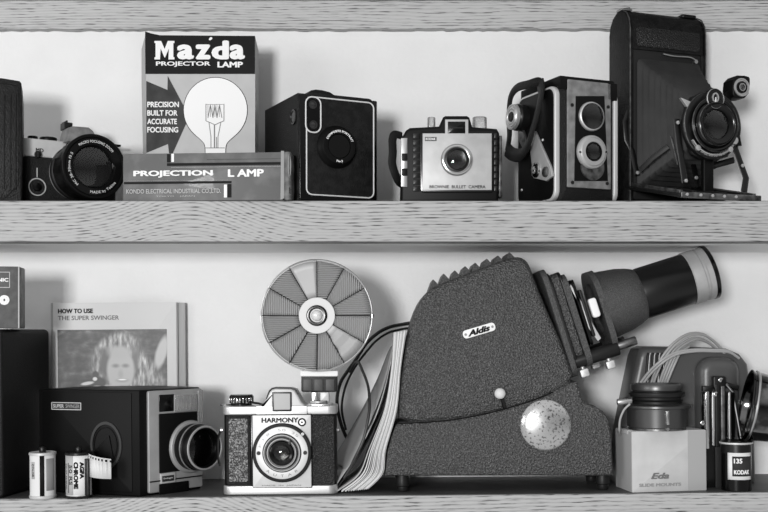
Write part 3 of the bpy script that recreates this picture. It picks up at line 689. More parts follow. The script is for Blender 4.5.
for rr, yy in ((27.6, 9.2), (21.8, 12.2), (34.2, 4.4)):
    b = B(); b.lathe((LB[0], -62, LB[2]), (0, -1, 0), [(yy-.6, rr+.5), (yy+.4, rr), (yy-.6, rr-.5)], 64, closed=True); b.build('ring_edge', 'worn_steel', sh)
optic(t, (LB[0], -71.6, LB[2]), (0, -1, 0), 14.6, 9)
a = t.P(714, 99, -70); b = B(); b.lathe((a.x, -70, a.z), (0, -1, 0), [(-6, 10.5), (2, 10.5), (3, 9.6), (1.8, 8.6), (1.5, .1)], 40); vd = b.build('shutter_dial', 'dark', t)
b = B(); b.lathe((a.x, -70, a.z), (0, -1, 0), [(2.2, 10.4), (3.2, 9.9), (2.2, 9.2)], 40, closed=True); b.build('dial_edge', 'alu', vd)
b = B(); b.loop(circ(a.x, a.z+1, 4, 24, 5), circ(a.x, a.z+1, 2.6, 24, 3.6), -73, -71.5); b.cyl((a.x, -73, a.z-5), (a.x, -73, a.z+1), .8); b.build('dial_pointer', 'alu', vd)
arctext(sh, 'KODAK BALL BEARING SHUTTER', LB[0], LB[2], 30.5, 3, -92, 110, -67.2, 'print_pale', .01, inward=True)
for A in (232, 310):
    q = (LB[0]+31*math.cos(R(A)), LB[2]+31*math.sin(R(A))); b = B(); b.cyl((q[0], -69.5, q[1]), (q[0], -66, q[1]), 3, b=.6); b.build('shutter_screw', 'alu', sh)
b = B(); b.tube([(LB[0]+30.5*math.cos(R(A)), -68.6, LB[2]+30.5*math.sin(R(A))) for A in range(214, 318, 6)], (.8, .8), 6); b.build('scale_rim', 'alu', sh)
# brilliant finder on the upper right
a = t.P(736.5, 89, -58)
b = B(); b.prism(chaikin([(a.x-9, a.z+12), (a.x+9, a.z+13), (a.x+12, a.z+9), (a.x+9, a.z-10), (a.x-8, a.z-12), (a.x-11, a.z-6)], 1), -66, -48, 1.6)
b.prism([(a.x-26, a.z-17), (a.x-10, a.z-2), (a.x-7, a.z-12), (a.x-22, a.z-24)], -60, -55, .8); fd = b.build('finder', 'black', t)
for rr, mm in ((9.5, 'alu'), (6.4, 'black_gloss'), (4.4, 'chrome')):
    b = B(); b.lathe((a.x, -66, a.z), (0, -1, 0), [(0, rr), (1.2+(10-rr)*.12, rr-.3), (1.2+(10-rr)*.12, rr-1.3), (.2, rr-1.8)], 36); b.build('finder_ring', mm, fd)
# struts and bed
bedz = 6
bx0, bx1 = -2, W_+2
def PT(px, py, y): return t.P(px, py, y)
b = B(); b.prism([(0, 4), (W_, 4), (W_+1, -88), (W_-3, -92), (3, -92), (-1, -88)] if False else [(0, 4), (W_, 4), (W_+2, -86), (W_-3, -90), (4, -90), (0, -86)], .5, 4.5, .8, ax='z') if False else b.prism([(4, 24), (-90, 4.5), (-90, .5), (4, 20)], 0, W_, .8, ax='x'); b.build('drop_bed', 'leather_fine', t)
b = B()
b.bm.free()
for x_ in (5, 20, W_-20, W_-5): b = B(); b.prism([(0, 27), (-86, 8.8), (-86, 4.6), (0, 22)], x_-2, x_+2, .6, ax='x'); b.build('bed_rail', 'worn_steel' if x_ in (5, W_-5) else 'dark_metal', t)
b = B(); b.box(2, W_, -90.5, -87, .6, 6.5, .8); b.build('bed_lip', 'worn_steel', t)
for x_ in (8, 24, 38, 52, 66): b = B(); b.cyl((x_, -92, 3.8), (x_, -90, 3.8), 1.5, b=.3); b.build('bed_rivet', 'alu', t)
def strut(pts, w, th, nm, m, bolts=()):
    b = B(); b.tube(pts, (w*.8, th), 8, flat=(1, 0, 0) if 'cross' not in nm else (0, 0, 1)); s_ = b.build(nm, m, t)
    for q in bolts: b = B(); b.cyl(Vector(q)+Vector((0, -w*.4-1.4, 0)), Vector(q)+Vector((0, -w*.4+.4, 0)), 1.9, b=.4); b.build('bolt', 'alu', s_)
xL = LB[0]-26; xR = LB[0]+30
strut([PT(676.5, 119, -58), PT(679, 143, -60), PT(682.5, 165, -62), PT(685, 183, -64)], 4.6, 1.2, 'front_strut', 'dark_metal', [PT(676.5, 123, -60), PT(684.5, 181, -66)])
strut([PT(671, 136, -46), PT(674, 148, -48), PT(678, 165, -52)], 1.2, .9, 'link', 'worn_steel')
strut([PT(630, 108, 4), PT(625, 122, 3), PT(627, 140, 2), PT(632, 150, 0), PT(637, 175, -8)], 4, 1.2, 'rear_strut', 'dark_metal', [PT(636.5, 173, -9)])
strut([PT(640, 170, -12), PT(652, 158, -30), PT(668, 146, -44)], 4, 1, 'cross_brace', 'charcoal')
strut([PT(736, 128, -54), PT(735, 148, -56), PT(741, 165, -58), PT(746, 178, -60), PT(744, 192, -62)], 5, 1.4, 'front_strut', 'dark_metal', [PT(741, 166, -60)])
strut([PT(734, 160, -58), PT(716, 165, -40), PT(698, 173, -24)], 4.2, 1.3, 'cross_brace', 'dark')
strut([PT(692, 160, -30), PT(695, 172, -40), PT(699, 188, -50)], 4, 2, 'board_standard', 'black', [PT(695, 178, -44)])
strut([PT(735, 124, -56), PT(739, 146, -58)], 4.4, 1.8, 'board_standard', 'black')
b = B(); b.box(LB[0]-20, LB[0]+22, -66, -50, 4.5, 12, 1); b.box(LB[0]-6, LB[0]+6, -60, -54, 10, LB[2]-32, 1); b.build('focus_carriage', 'black', t)
b = B(); b.prism([F(680, 98, -64), F(690, 102, -64), F(688, 110, -64), F(684, 104, -64)], -66, -62, .5); b.build('catch', 'alu', t)
b = B(); a = PT(733, 141, -66); b.cyl(a, a+Vector((0, -4, 0)), 4, b=.8); b.build('focus_knob', 'alu', t)
# ================================================================== LOWER SHELF
# --- leather case, left end
rz_ = -9
t = Thing('leather_case', 'big dark leather case with rounded top at the left end of the lower shelf', 'camera case', 3, 4, up=False, rz=rz_)
F = t.F; H_ = F(3, 329)[1]
def solveD(px, y0=0):
    y, z = t.S(px, 400, 0); return y
D = min(118, solveD(50))
b = B(); b.box(-95, 0, 0, D, 0, H_, 2.5, 5); b.build('body', 'leather', t)
b = B(); b.box(-92, -3, -1.2, .5, 3, H_-4, .6, 5); b.build('front_panel', 'leather_grain', t)
CASE = t; CH = H_
# --- small carton on it
t = Thing('film_carton', 'small dark printed carton with a white letter O, on top of the big leather case', 'box', 19, 14, up=False, z=CASE.m.translation.z+CH+.8, rz=9, roll=0)
F = t.F; H_ = F(19, 266.5)[1]
b = B(); b.box(-62, 0, 0, 34, 0, H_, .6); cb = b.build('carton', 'red_box', t)
b = B(); b.box(-.4, .7, 2, 32, .8, H_-.8, .3); b.build('end_panel', 'box_end', t)
b = B(); b.box(-.9, .5, -.3, 1.2, 0, H_, .3); b.build('worn_edge', 'print_pale', t)
a = F(10, 287.8); c = F(-28, 271.5); b = B(); o_ = rrect(c[0], a[0], a[1], c[1], .3, 1); b.loop(o_, inset(o_, .7), -.3, .05); b.build('printed_frame', 'print_pale', t)
a = F(-27, 281.5); c = F(8.5, 278); text(t, 'PANASONIC', a[0], c[0], a[1], c[1], -.2, 'print_white', .03)
a = F(-.8, 305); c = F(9.6, 295); text(t, 'O', a[0], c[0], a[1], c[1], -.2, 'print_white', .11)
a = F(-30, 304.5); c = F(-2, 295.5); text(t, 'PHOT', a[0], c[0], a[1], c[1], -.2, 'print_white', .09)

# --- instruction booklet leaning on the wall
t = Thing('instruction_booklet', 'pale instruction booklet with a photograph of a smiling long-haired child, leaning on the wall', 'booklet', 53, 126, up=False)
F = t.F; w1 = F(176.5, 340)[0]; H_ = F(53, 303)[1]; w2 = F(184.5, 340)[0]
b = B(); b.box(0, w1, 0, 1.2, 0, H_, .2); b.build('cover', 'paper', t)
b = B(); b.box(-1.2, w1+1, 1.3, 4.5, 0, H_-.6, .3); b.build('page_block', 'pages', t)
b = B(); b.box(w1-6, w2, 5, 9.5, 0, H_-.8, .4); b.build('back_cover', 'paper_shade', t)
b = B(); b.box(-.8, 1.6, -.3, 4, 0, H_, .3); b.build('spine', 'paper_shade', t)
a = F(58, 313.5); c = F(93, 308.5); text(t, 'HOW TO USE', a[0], c[0], a[1], c[1], -.1, 'print_black', .03)
a = F(58, 320.3); c = F(119, 315.3); text(t, 'THE SUPER SWINGER', a[0], c[0], a[1], c[1], -.1, 'print_grey', .01)
a = F(58, 388); c = F(166.8, 329); b = B(); b.box(a[0], c[0], -.4, .1, a[1]-4, c[1]); b.build('cover_picture', 'child_picture', t)

# --- instant camera
t = Thing('instant_camera', 'large black instant camera turned aside with a pale metal front and protruding lens', 'camera', 140, 5, up=False, rz=46)
F = t.F; Z = F(140, 390)[1]
wx = F(202, 440)[0]
def gp(px, Y):                        # plan point under a pixel at world depth Y
    v = t.W(px, 494, Y); return (v.x, v.y)
B0 = gp(40, 52); C0 = gp(200.5, 62); D0 = gp(160, 104); E0 = gp(92, 104)
foot = [(0, 0), (C0[0], C0[1]), D0, E0, B0]
b = B(); b.prism(foot, 0, Z, 1.6, ax='z'); b.build('body', 'black', t)
# left face details, own frame
th = math.atan2(B0[1], B0[0]); ML = Matrix.Rotation(th-math.pi, 4, 'Z')   # local x runs from B0 to the corner
Ld = math.hypot(*B0)
MLi = ML.inverted()
def L2(px, py):                      # point on the left face: (u along face, z)
    o, d = t.ray(px, py); o = MLi @ o; d = MLi.to_3x3() @ d; k = -o.y/d.y; p = o+d*k; return (p.x, p.z)
b = B(ML); b.box(-Ld+4, -9, -.9, .3, 4, Z-2.5, .5, 2); b.build('side_cover', 'black', t)
a = L2(107, 445); b = B(ML)
b.loop(circ(a[0], a[1], 19, 48, 24), circ(a[0], a[1], 16.5, 48, 21), -2.2, -.5); b.build('film_dial_rim', 'charcoal', t)
b = B(ML); b.loop(circ(a[0]-1, a[1], 14.5, 48, 18.5), circ(a[0]-1, a[1], 13.5, 48, 17.5), -1.7, -.5); b.prism([(a[0]-14, a[1]-6), (a[0]+4, a[1]+10), (a[0]+9, a[1]-14), (a[0]-4, a[1]-16)], -2.4, -.5, .5); b.build('film_dial', 'black', t)
a = L2(52.5, 409.5); c = L2(82, 402.5); b = B(ML); o_ = rrect(a[0], c[0], a[1], c[1], .4, 2); b.loop(o_, inset(o_, .8), -1.8, -.5); b.build('badge_frame', 'alu_flat', t)
b = B(ML); b.box(a[0]+.9, c[0]-.9, -1.3, -.5, a[1]+.9, c[1]-.9); bd = b.build('badge', 'print_dark', t)
text(bd, 'SUPER', a[0]+2, a[0]+(c[0]-a[0])*.42, a[1]+2, c[1]-2, -1.4, 'print_pale', .02, M=ML)
text(bd, 'SWINGER', a[0]+(c[0]-a[0])*.48, c[0]-2, a[1]+2, c[1]-2, -1.4, 'print_mid', .01, M=ML)
# front face frame
thf = math.atan2(C0[1], C0[0]); MF = Matrix.Rotation(thf, 4, 'Z'); MFi = MF.inverted(); Wf = math.hypot(*C0)
def L3(px, py, y=0):
    o, d = t.ray(px, py); o = MFi @ o; d = MFi.to_3x3() @ d; k = (y-o.y)/d.y; p = o+d*k; return (p.x, p.z)
def fbox(px0, py0, px1, py1, y0, y1, m, nm, bev=.5, r=1, par=t):
    a = L3(px0, (py0+py1)/2, y0)[0]; c = L3(px1, (py0+py1)/2, y0)[0]; z0 = L3((px0+px1)/2, py1, y0)[1]; z1 = L3((px0+px1)/2, py0, y0)[1]
    b = B(MF); b.box(a, c, y0, y1, z0, z1, bev, r); return b.build(nm, m, par)
a = L3(148.8, 440, -3)[0]; c = L3(202.5, 440, -3)[0]; zc0 = 3
b = B(MF); b.box(a, c, -3, 1, 2.5, Z-1.5, 1, 2); b.build('front_plate', 'satin_dim', t)
b = B(MF); b.box(L3(159.5, 440, -4)[0], L3(199.5, 440, -4)[0], -4, -2, L3(180, 471, -4)[1], L3(180, 412.5, -4)[1], .5, 1); b.build('front_inset', 'black', t)
b = B(MF); b.box(a+.5, c-.5, -3.6, -2, L3(165, 481, -3.6)[1], L3(165, 479.6, -3.6)[1], .2); b.build('plate_seam', 'dark', t)
fbox(159.5, 394.5, 174.5, 411.5, -4, -2, 'black_gloss', 'viewfinder_window')
fw = fbox(174.5, 394, 197.5, 411.5, -5, -2, 'brushed', 'flash_reflector')
fbox(198.6, 390, 203.2, 428, -6, 2, 'clear_plastic', 'light_guide', .4, .8)
for k in range(5): fbox(178+k*4.2, 395.5, 178.8+k*4.2, 410, -5.6, -5, 'chrome', 'reflector_rib', .1, .1, fw)
fbox(175, 394.5, 197.3, 411, -6.2, -5.2, 'clear_plastic', 'flash_window', .3, 1, fw)
bz = fbox(161, 473, 175.5, 483, -4.6, -2.6, 'alu_flat', 'name_plate_frame', .3, .6)
q0 = L3(162.5, 482, -5); q1 = L3(174, 474.8, -5); b = B(MF); b.box(q0[0], q1[0], -5, -4.4, q0[1], q1[1], .1); nb = b.build('name_plate', 'print_dark', bz)
text(nb, 'Swinger', q0[0]+1, q1[0]-1, q0[1]+2, q1[1]-1.6, -5.1, 'print_pale', .02, M=MF)
fbox(159.5, 482.5, 189, 493.5, -3.9, -2.4, 'black', 'film_slot', .4, 1)
# lens barrel
a = L3(190.5, 446.5, -4); bo = Vector((a[0], -3, a[1]))
b = B(MF); b.lathe(bo, (0, -1, 0), [(-.5, 27.5), (2, 27.5), (4, 26), (4.5, 24)], 56); b.build('lens_base', 'satin_dim', t)
b = B(MF); b.lathe(bo, (0, -1, 0), [(3, 23), (5, 24), (15, 24), (16, 23), (4.6, 19.5)], 64); b.build('focus_ring', 'black', t)
b = B(MF); b.lathe(bo, (0, -1, 0), [(14, 22), (15, 23), (19, 23), (21, 23), (24, 22.8), (25, 22.2), (25, 20.5), (22, 19.5), (4.7, 19.3)], 64); b.build('lens_rim', 'black_satin', t)
b = B(MF); b.lathe(bo, (0, -1, 0), [(24.6, 22.9), (25.6, 22.6), (25.8, 21.2), (25, 20.8)], 64, closed=True); b.build('rim_edge', 'brushed', t)
b = B(MF); b.lathe(bo, (0, -1, 0), [(13, 24.2), (13.4, 24.6), (14.6, 24.4), (15, 23.6)], 64, closed=True); b.build('ring_edge', 'brushed_dim', t)
optic(t, bo+Vector((0, -20, 0)), (0, -1, 0), 19.2, 14, m=MF)


# --- 35 mm film canisters
def canister(label, px, pyb, Y, rz, kind):
    t = Thing('film_canister', label, 'film canister', px, Y, up=False, rz=rz, group=None)
    r, h = 12.6, 46
    b = B(); b.lathe((0, 0, 0), (0, 0, 1), [(2, r-.5), (2, r), (h-2, r), (h-2, r-.4)], 48); b.build('shell', 'alu_flat' if kind else 'ivory', t)
    b = B(); b.lathe((0, 0, 0), (0, 0, 1), [(0, r-1), (0, r+.5), (.5, r+.8), (2.4, r+.8), (2.8, r)], 48); b.build('bottom_cap', 'dark_metal' if kind else 'alu_flat', t)
    b = B(); b.lathe((0, 0, 0), (0, 0, 1), [(h-3, r), (h-2.6, r+.8), (h-.6, r+.8), (h, r), (h-.6, r-1.2), (h-.8, 4)], 48); b.build('top_cap', 'dark_metal' if kind else 'alu_flat', t)
    b = B(); b.cyl((0, 0, h-1), (0, 0, h+4.5), 3.4, b=.6); b.cyl((0, 0, h+3), (0, 0, h+5), 2.2); b.build('spool_end', 'dark_metal', t)
    return t, r, h
def wraptext(t, txt, a_mid, z0, z1, wdeg, r, m, bold=.02, nm='lettering'):
    """lettering set sideways, reading downwards, wrapped on the can"""
    me = textmesh(txt, bold); xs = [v.co.x for v in me.vertices]; ys = [v.co.y for v in me.vertices]
    a, b_, c, d = min(xs), max(xs), min(ys), max(ys)
    for v in me.vertices:
        Z_ = z1-(v.co.x-a)/(b_-a)*(z1-z0); A = R(-90+a_mid+((v.co.y-c)/(d-c)-.5)*wdeg); rr = r+v.co.z*.2
        v.co = Vector((rr*math.cos(A), rr*math.sin(A), Z_))*.001
    me.materials.append(MATS[m]); me.name = nm; o = bpy.data.objects.new(nm, me); col.objects.link(o); o.parent = t.o
def wrapband(t, a0, a1, z0, z1, r, m, nm='label_band', n=10):
    b = B(); rows = []
    for k in range(n+1):
        A = R(-90+a0+(a1-a0)*k/n); rows.append([(r*math.cos(A), r*math.sin(A), z0), (r*math.cos(A), r*math.sin(A), z1)])
    b.sheet(rows); return b.build(nm, m, t, thick=.1)
t, r, h = canister('pale film canister with a dark vertical strip, left of the pair by the instant camera', 43, 495, 8, -14, 0)
wrapband(t, -64, -46, 6, 39, r+.12, 'print_mid'); wrapband(t, 18, 38, 3, 44, r+.2, 'print_black'); wrapband(t, 46, 88, 8, 40, r+.12, 'print_mid')
wrapband(t, -26, -6, 20, 37, r+.12, 'print_pale')
for a_ in (-62, -16): wraptext(t, 'KODACHROME' if a_ < -40 else 'COLOR', a_, 9 if a_ < -40 else 22, 35, 12, r+.2, 'print_dark', .01)

t, r, h = canister('printed film canister with a pale tongue of film sticking out beside the instant camera', 79, 495, 6, -8, 1)
wrapband(t, -2, 72, 4, 43, r+.12, 'print_white'); wrapband(t, -76, -2, 4, 43, r+.12, 'print_pale')
wraptext(t, 'AGFA', 37, 20, 37, 20, r+.3, 'print_black', .05); wraptext(t, 'CHROME', 11, 10, 37, 20, r+.3, 'print_black', .05)
wraptext(t, '50 RS', -14, 14, 34, 16, r+.3, 'print_dark', .01); wraptext(t, 'COLOR REVERSAL', -44, 9, 35, 9, r+.3, 'print_dark', .0)
wrapband(t, -32, -24, 6, 36, r+.2, 'print_grey')
# film tongue with perforations
rows = []; base = Matrix.Rotation(R(8), 4, 'Z')
path = spline([(12, -4, 0), (16, -6.5, 0), (22, -7.5, 0), (28, -6, 0), (35, -2, 0)], 8)
pl = path
b = B()
zt0, zb0 = 38, 12
for i in range(len(pl)-1):
    p, q = pl[i], pl[i+1]; u = i/(len(pl)-1); u2 = (i+1)/(len(pl)-1)
    ztA, ztB = 45-6*u, 45-6*u2; zbA, zbB = 22-3*u, 22-3*u2
    cuts = [(0, 1)] if i % 4 in (0, 1) else None
    segs = [(zbA, ztA, zbB, ztB)] if cuts else [(zbA, ztA-3.6, zbB, ztB-3.6), (ztA-1.4, ztA, ztB-1.4, ztB)]
    for a0, a1, c0, c1 in segs:
        vs = [b.bm.verts.new(x) for x in ((p.x, p.y, a0), (q.x, q.y, c0), (q.x, q.y, c1), (p.x, p.y, a1))]; b.bm.faces.new(vs)
bmesh.ops.remove_doubles(b.bm, verts=b.bm.verts, dist=.01)
b.build('film_tongue', 'ivory', t, 'pale tongue of film with sprocket holes', thick=.25)
b = B(); b.box(9.5, 14, -8.5, -5, 3, 40, .8); b.build('light_trap', 'dark_metal', t)

# --- chrome rangefinder-style camera
t = Thing('chrome_camera', 'chrome and black camera with pebbled leather sides, standing under the fan flash', 'camera', 222.5, 8, up=False, dz=-.2)
F = t.F
def fp(l, y=0): return [F(a, c, y) for a, c in l]
def PB(px0, py0, px1, py1, y0, y1, m, nm, bev=.5, r=0, par=None, lab=None):
    a = F(px0, py1, y0); c = F(px1, py0, y0); b = B(); b.box(a[0], c[0], y0, y1, a[1], c[1], bev, r); return b.build(nm, m, par or t, lab)
Wd = F(337, 450)[0]; z1 = F(280, 485.5)[1]; z2 = F(280, 414.8)[1]; z3 = F(280, 406)[1]
b = B(); b.prism(rrect(0, Wd, 0, 40, 9), .6, z1, 1.2, ax='z'); b.build('base_plate', 'alu', t)
b = B(); b.prism(rrect(1, Wd-1, 1, 39, 9), z1, z2, 0, ax='z'); b.build('body', 'black', t)
b = B(); b.prism(rrect(0, Wd, 0, 40, 9), z2, z3, 1.2, ax='z'); tp = b.build('top_plate', 'alu', t)
PB(226.5, 415.5, 250, 485, -1.2, 2, 'leather_fine', 'leather_border', .6, 2)
PB(229, 418.5, 247.5, 482, -2, 2, 'leather_pebble', 'leather_panel', .6, 1.5)
PB(312.5, 415.5, 334, 485, -1.2, 2, 'leather_grain', 'leather_panel', .6, 2)
PB(310.8, 415.5, 312.2, 486, -1.4, 2, 'black_gloss', 'panel_seam', .3); PB(250.8, 415.5, 252.8, 486, -1.4, 2, 'black_gloss', 'panel_seam', .3)
fpn = PB(253, 414.8, 310.8, 488, -3, 1, 'satin', 'face_plate', .5, .5)
PB(252.6, 414.2, 311.2, 488.5, -2.3, 1, 'black', 'face_plate_shadow_gap', .2)
pr = fp([(256, 407), (262.5, 404.5), (266, 399), (269.5, 391.5), (272, 389.2), (276, 388.2), (291, 388.6), (295, 390.2), (298, 395), (301.5, 402), (307, 407)])
b = B(); b.prism(pr, -1.5, 36, 2.2); ph = b.build('finder_housing', 'alu_flat', t)
b = B(); pr2 = fp([(266.5, 399), (269.5, 391), (272, 388.6), (276, 387.6), (291, 388), (295, 389.6), (298, 394.5)], 0)
b.tube([(x, -.2, z) for x, z in pr2], (.9, .9), 6); b.build('housing_edge', 'dark_metal', ph)
PB(272.2, 391.8, 291.6, 411.6, -2.6, 0, 'dark_metal', 'finder_frame', .4, 1, ph)
PB(274, 393.6, 290, 409.8, -3.2, -1, 'print_pale', 'finder_glass', .3, .6, ph)
PB(256, 406, 307, 414.6, -1.9, 0, 'alu', 'housing_skirt', .3, .5, ph)
a = F(261.5, 422.8, -3); c = F(298.3, 417.4, -3); text(fpn, 'HARMONY', a[0], c[0], a[1], c[1], -3.2, 'print_dark', .03)
a = F(262, 486.6, -3); c = F(301, 484.6, -3); text(fpn, 'MADE  IN  JAPAN', a[0], c[0], a[1], c[1], -3.2, 'print_grey', .0)
a = F(302, 422.2, -3); b = B(); b.lathe((a[0], -3, a[1]), (0, -1, 0), [(-.5, 4.2), (.4, 4.2), (.6, 3.6), (.4, 3.2)], 28); b.build('sync_socket', 'dark_metal', fpn)
b = B(); b.lathe((a[0], -3, a[1]), (0, -1, 0), [(.2, 3.1), (.9, 2.4), (.9, 1.2), (.4, .8)], 24); b.build('socket_core', 'alu', fpn)
a = F(282.2, 452.6, -4); o_ = (a[0], -3, a[1])
def LA(pf, m, nm, n=64, par=None): 
    b = B(); b.lathe(o_, (0, -1, 0), pf, n); return b.build(nm, m, par or t)
LA([(-.5, 29.4), (2.5, 29.8), (3.5, 29), (3.6, 26)], 'black', 'lens_rim')
dr = LA([(3, 26.4), (4.2, 26.2), (4.4, 25.8), (4.2, 19)], 'satin', 'distance_ring')
LA([(4, 19.7), (5, 19.5), (5, 18.6), (4.5, 18.4)], 'black', 'ring_groove')
LA([(4, 18.5), (7, 18.3), (7.4, 17.6), (4, 15.8)], 'satin', 'aperture_ring')
LA([(6, 16), (7.6, 15.8), (4, 14.8)], 'dark_metal', 'ring_groove')
LA([(6, 14.8), (8.6, 14.6), (9, 14), (4, 11.6)], 'satin', 'lens_collar')
LA([(7, 11.8), (9.6, 11.6), (10, 10.8), (9, 9), (8.8, 8.4), (9.4, 8.2), (4.5, 7)], 'black_gloss', 'lens_barrel')
optic(t, (o_[0], -11.2, o_[2]), (0, -1, 0), 7.2, 3.6)
arctext(dr, 'F 1:8   50  35', o_[0], o_[2], 23, 2.4, 105, 120, -7.3, 'print_mid', .0)
arctext(dr, 'A  U  T  A  R', o_[0], o_[2], 23, 2.6, -90, 84, -7.3, 'print_grey', .0, inward=True)
for A in (180, 0):
    q = (o_[0]+23.3*math.cos(R(A)), o_[2]+23.3*math.sin(R(A))); b = B(); b.cyl((q[0], -8, q[1]), (q[0], -7, q[1]), 2); s_ = b.build('ring_screw', 'dark', dr)
q = (o_[0]+13*math.cos(R(55)), o_[2]+14*math.sin(R(55))); b = B(); b.prism([(q[0]-1.5, q[1]-3), (q[0]+2.5, q[1]-3), (q[0]+1, q[1]+3.5)], -12.4, -11, .2); b.build('aperture_pointer', 'dark_metal', t)
q = (o_[0]+28*math.cos(R(42)), o_[2]+28*math.sin(R(42))); b = B(); b.cyl((q[0], -7.5, q[1]), (q[0], -5, q[1]), 1.6); b.build('shutter_lever', 'chrome', t)
# winding knob
kx = F(241.5, 400, 18)[0]; b = B(); n = 60
rings = []
for zz, rr in ((z3-.3, 10.5), (z3+2, 10.8), (z3+2.5, 12.4), (z3+9, 12.4), (z3+11, 11)):
    rings.append([(kx+(rr-(.9 if k % 5 == 0 and zz > z3+2.2 and zz < z3+10 else 0))*math.cos(2*math.pi*k/n), 18+(rr-(.9 if k % 5 == 0 and zz > z3+2.2 and zz < z3+10 else 0))*math.sin(2*math.pi*k/n), zz) for k in range(n)])
b.stack(rings); wk = b.build('winding_knob', 'black_gloss', t)
for k in range(9):
    A = R(-150+k*15); b = B(); b.box(-.55, .55, -.5, .5, z3+3, z3+8, .2); b.m = Matrix.Translation((kx+12.4*math.cos(A), 18+12.4*math.sin(A), 0)) @ Matrix.Rotation(A+math.pi/2, 4, 'Z'); b.build('knob_tooth', 'chrome', wk)
b = B(); b.tube([F3 for F3 in ((F(251, 403, 8)[0], 8, z3+3.5), (F(258, 404, 8)[0], 8, z3+2.5), (F(263, 406, 8)[0], 8, z3+1))], (1.2, 2.4), 8, flat=(0, 0, 1)); b.build('shutter_lever', 'dark_metal', t)
b = B(); b.cyl((F(226, 400, 20)[0], 20, z3-.4), (F(226, 400, 20)[0], 20, z3+1.2), 6, b=.5); b.build('counter_disc', 'worn_steel', t)
PB(307.5, 404, 331.5, 406.8, 8, 30, 'chrome', 'accessory_shoe', .4)
for px in (222, 337.5):
    a = F(px, 430, 18); b = B(); b.lathe((a[0], 18, a[1]), (1 if px > 300 else -1, 0, 0), [(-1, 2.4), (1.5, 2.4), (2.2, 1.5)], 20); b.build('strap_lug', 'chrome_soft', t)
a = F(222, 430, 18)
b = B(); b.tube(spline([(a[0]-1, 18, a[1]), (a[0]-4, 16, a[1]-10), (a[0]-4, 14, a[1]-25), (a[0]-1.5, 12, a[1]-36)], 6), (.8, 1.8), 8); b.build('strap_loop', 'black', t)
HT = t.m.translation.z+z3

# --- fan flash on the shoe
t = Thing('fan_flash', 'flash gun with a round fan reflector of ribbed metal blades, on the chrome camera', 'flash gun', 319.5, 24, up=False, z=HT+4.0, roll=0)
F = t.F
b = B(); b.box(-9.5, 8, -6, 8, -3.0, 1.2, .5); b.build('shoe_foot', 'worn_steel', t)
PB(311.5, 392, 317, 404.5, -4, 6, 'chrome_soft', 'foot_post', .6); PB(320, 392, 329, 402, -3, 6, 'alu_flat', 'foot_block', .8)
PB(301.2, 374.5, 336.8, 392, -6, 16, 'dark', 'battery_housing', 1, 2)
for px in (303, 314, 325.5): PB(px, 379, px+9, 391, -7, -4, 'charcoal', 'housing_panel', .4, .8)
PB(300, 370.6, 338, 376.5, -9, 14, 'white', 'housing_top', 1.2, 1.5)
c = t.P(317, 315.6, -8); cx, cz = c.x, c.z
rr_ = t.P(372.3, 315, -8).x-cx
b = B(); b.cyl((F(330, 370, 10)[0], 12, F(330, 372, 10)[1]), (cx+4, 10, cz-4), 3.2); b.build('stem', 'dark_metal', t)
NB = 12
for k in range(NB):
    A0 = R(90-30*k); A1 = R(90-30*(k+1)+0)
    rows = []
    for j in range(7):
        A = A0+(A1-A0)*j/6; tw = 1.6*j/6
        row = []
        for i in range(6):
            r_ = 17+(rr_-1.3-17)*i/5; row.append((cx+r_*math.cos(A), -8-4.5*(i/5)**1.6+tw*.6, cz+r_*math.sin(A)))
        rows.append(row)
    fold = k == 4
    M_ = Matrix.Translation((cx, -8, cz)) @ Matrix.Rotation(-((A0+A1)/2), 4, 'Y')
    b = B()
    if fold: rows = [[(p[0], p[1]+(2 if i % 2 else -1.5), p[2]) for i, p in enumerate(rw)] for rw in rows]
    b.sheet(rows)
    b.build('blade', 'fan_plain' if k in (4, 11) else ('fan_metal' if k % 2 else 'fan_metal_b'), t, 'bright folded blade' if fold else None, thick=.35)
    A = A0; b = B(); b.tube([(cx+17*math.cos(A), -9.2, cz+17*math.sin(A)), (cx+rr_*math.cos(A), -13.4, cz+rr_*math.sin(A))], (.38, .38), 6); b.build('spoke', 'dark_metal', t)
for k in range(12):
    A0 = R(90-30*k); pts = [(cx+rr_*math.cos(A0-R(30)*j/6), -13-(.8 if 0 < j < 6 else 0), cz+rr_*math.sin(A0-R(30)*j/6)) for j in range(7)]
    b = B(); b.tube(pts, (.9, .9), 6); b.build('rim_segment', 'chrome_soft', t)
b = B(); b.cyl((cx+rr_*math.cos(R(0)), -14, cz-2), (cx+rr_*math.cos(R(0)), -14, cz+1.5), 1.6); b.build('rim_catch', 'chrome', t)
b = B(); b.lathe((cx, -8, cz), (0, -1, 0), [(-14, 5), (-6, 9), (0, 17.5), (1.6, 18.4), (2.4, 18), (2.4, 10)], 56); b.build('hub_disc', 'ivory', t)
b = B(); b.lathe((cx, -8, cz), (0, -1, 0), [(0, 11), (3, 10.6), (3.4, 9.4), (3, 7.0), (-2, 6.2)], 48); b.build('lamp_socket', 'black_gloss', t)
b = B(); b.sph((cx, -11, cz), 5.8, (1, 1.1, 1)); b.build('flash_bulb', 'bulb_glass', t, 'bright round flash bulb')
for dx, dz in ((11.5, 7), (-9, -5)):
    b = B(); b.lathe((cx+dx, -9.2, cz+dz), (0, -1, 0), [(0, 1.6), (.8, 1.3), (.8, .6)], 16); b.build('hub_screw', 'dark_metal', t)

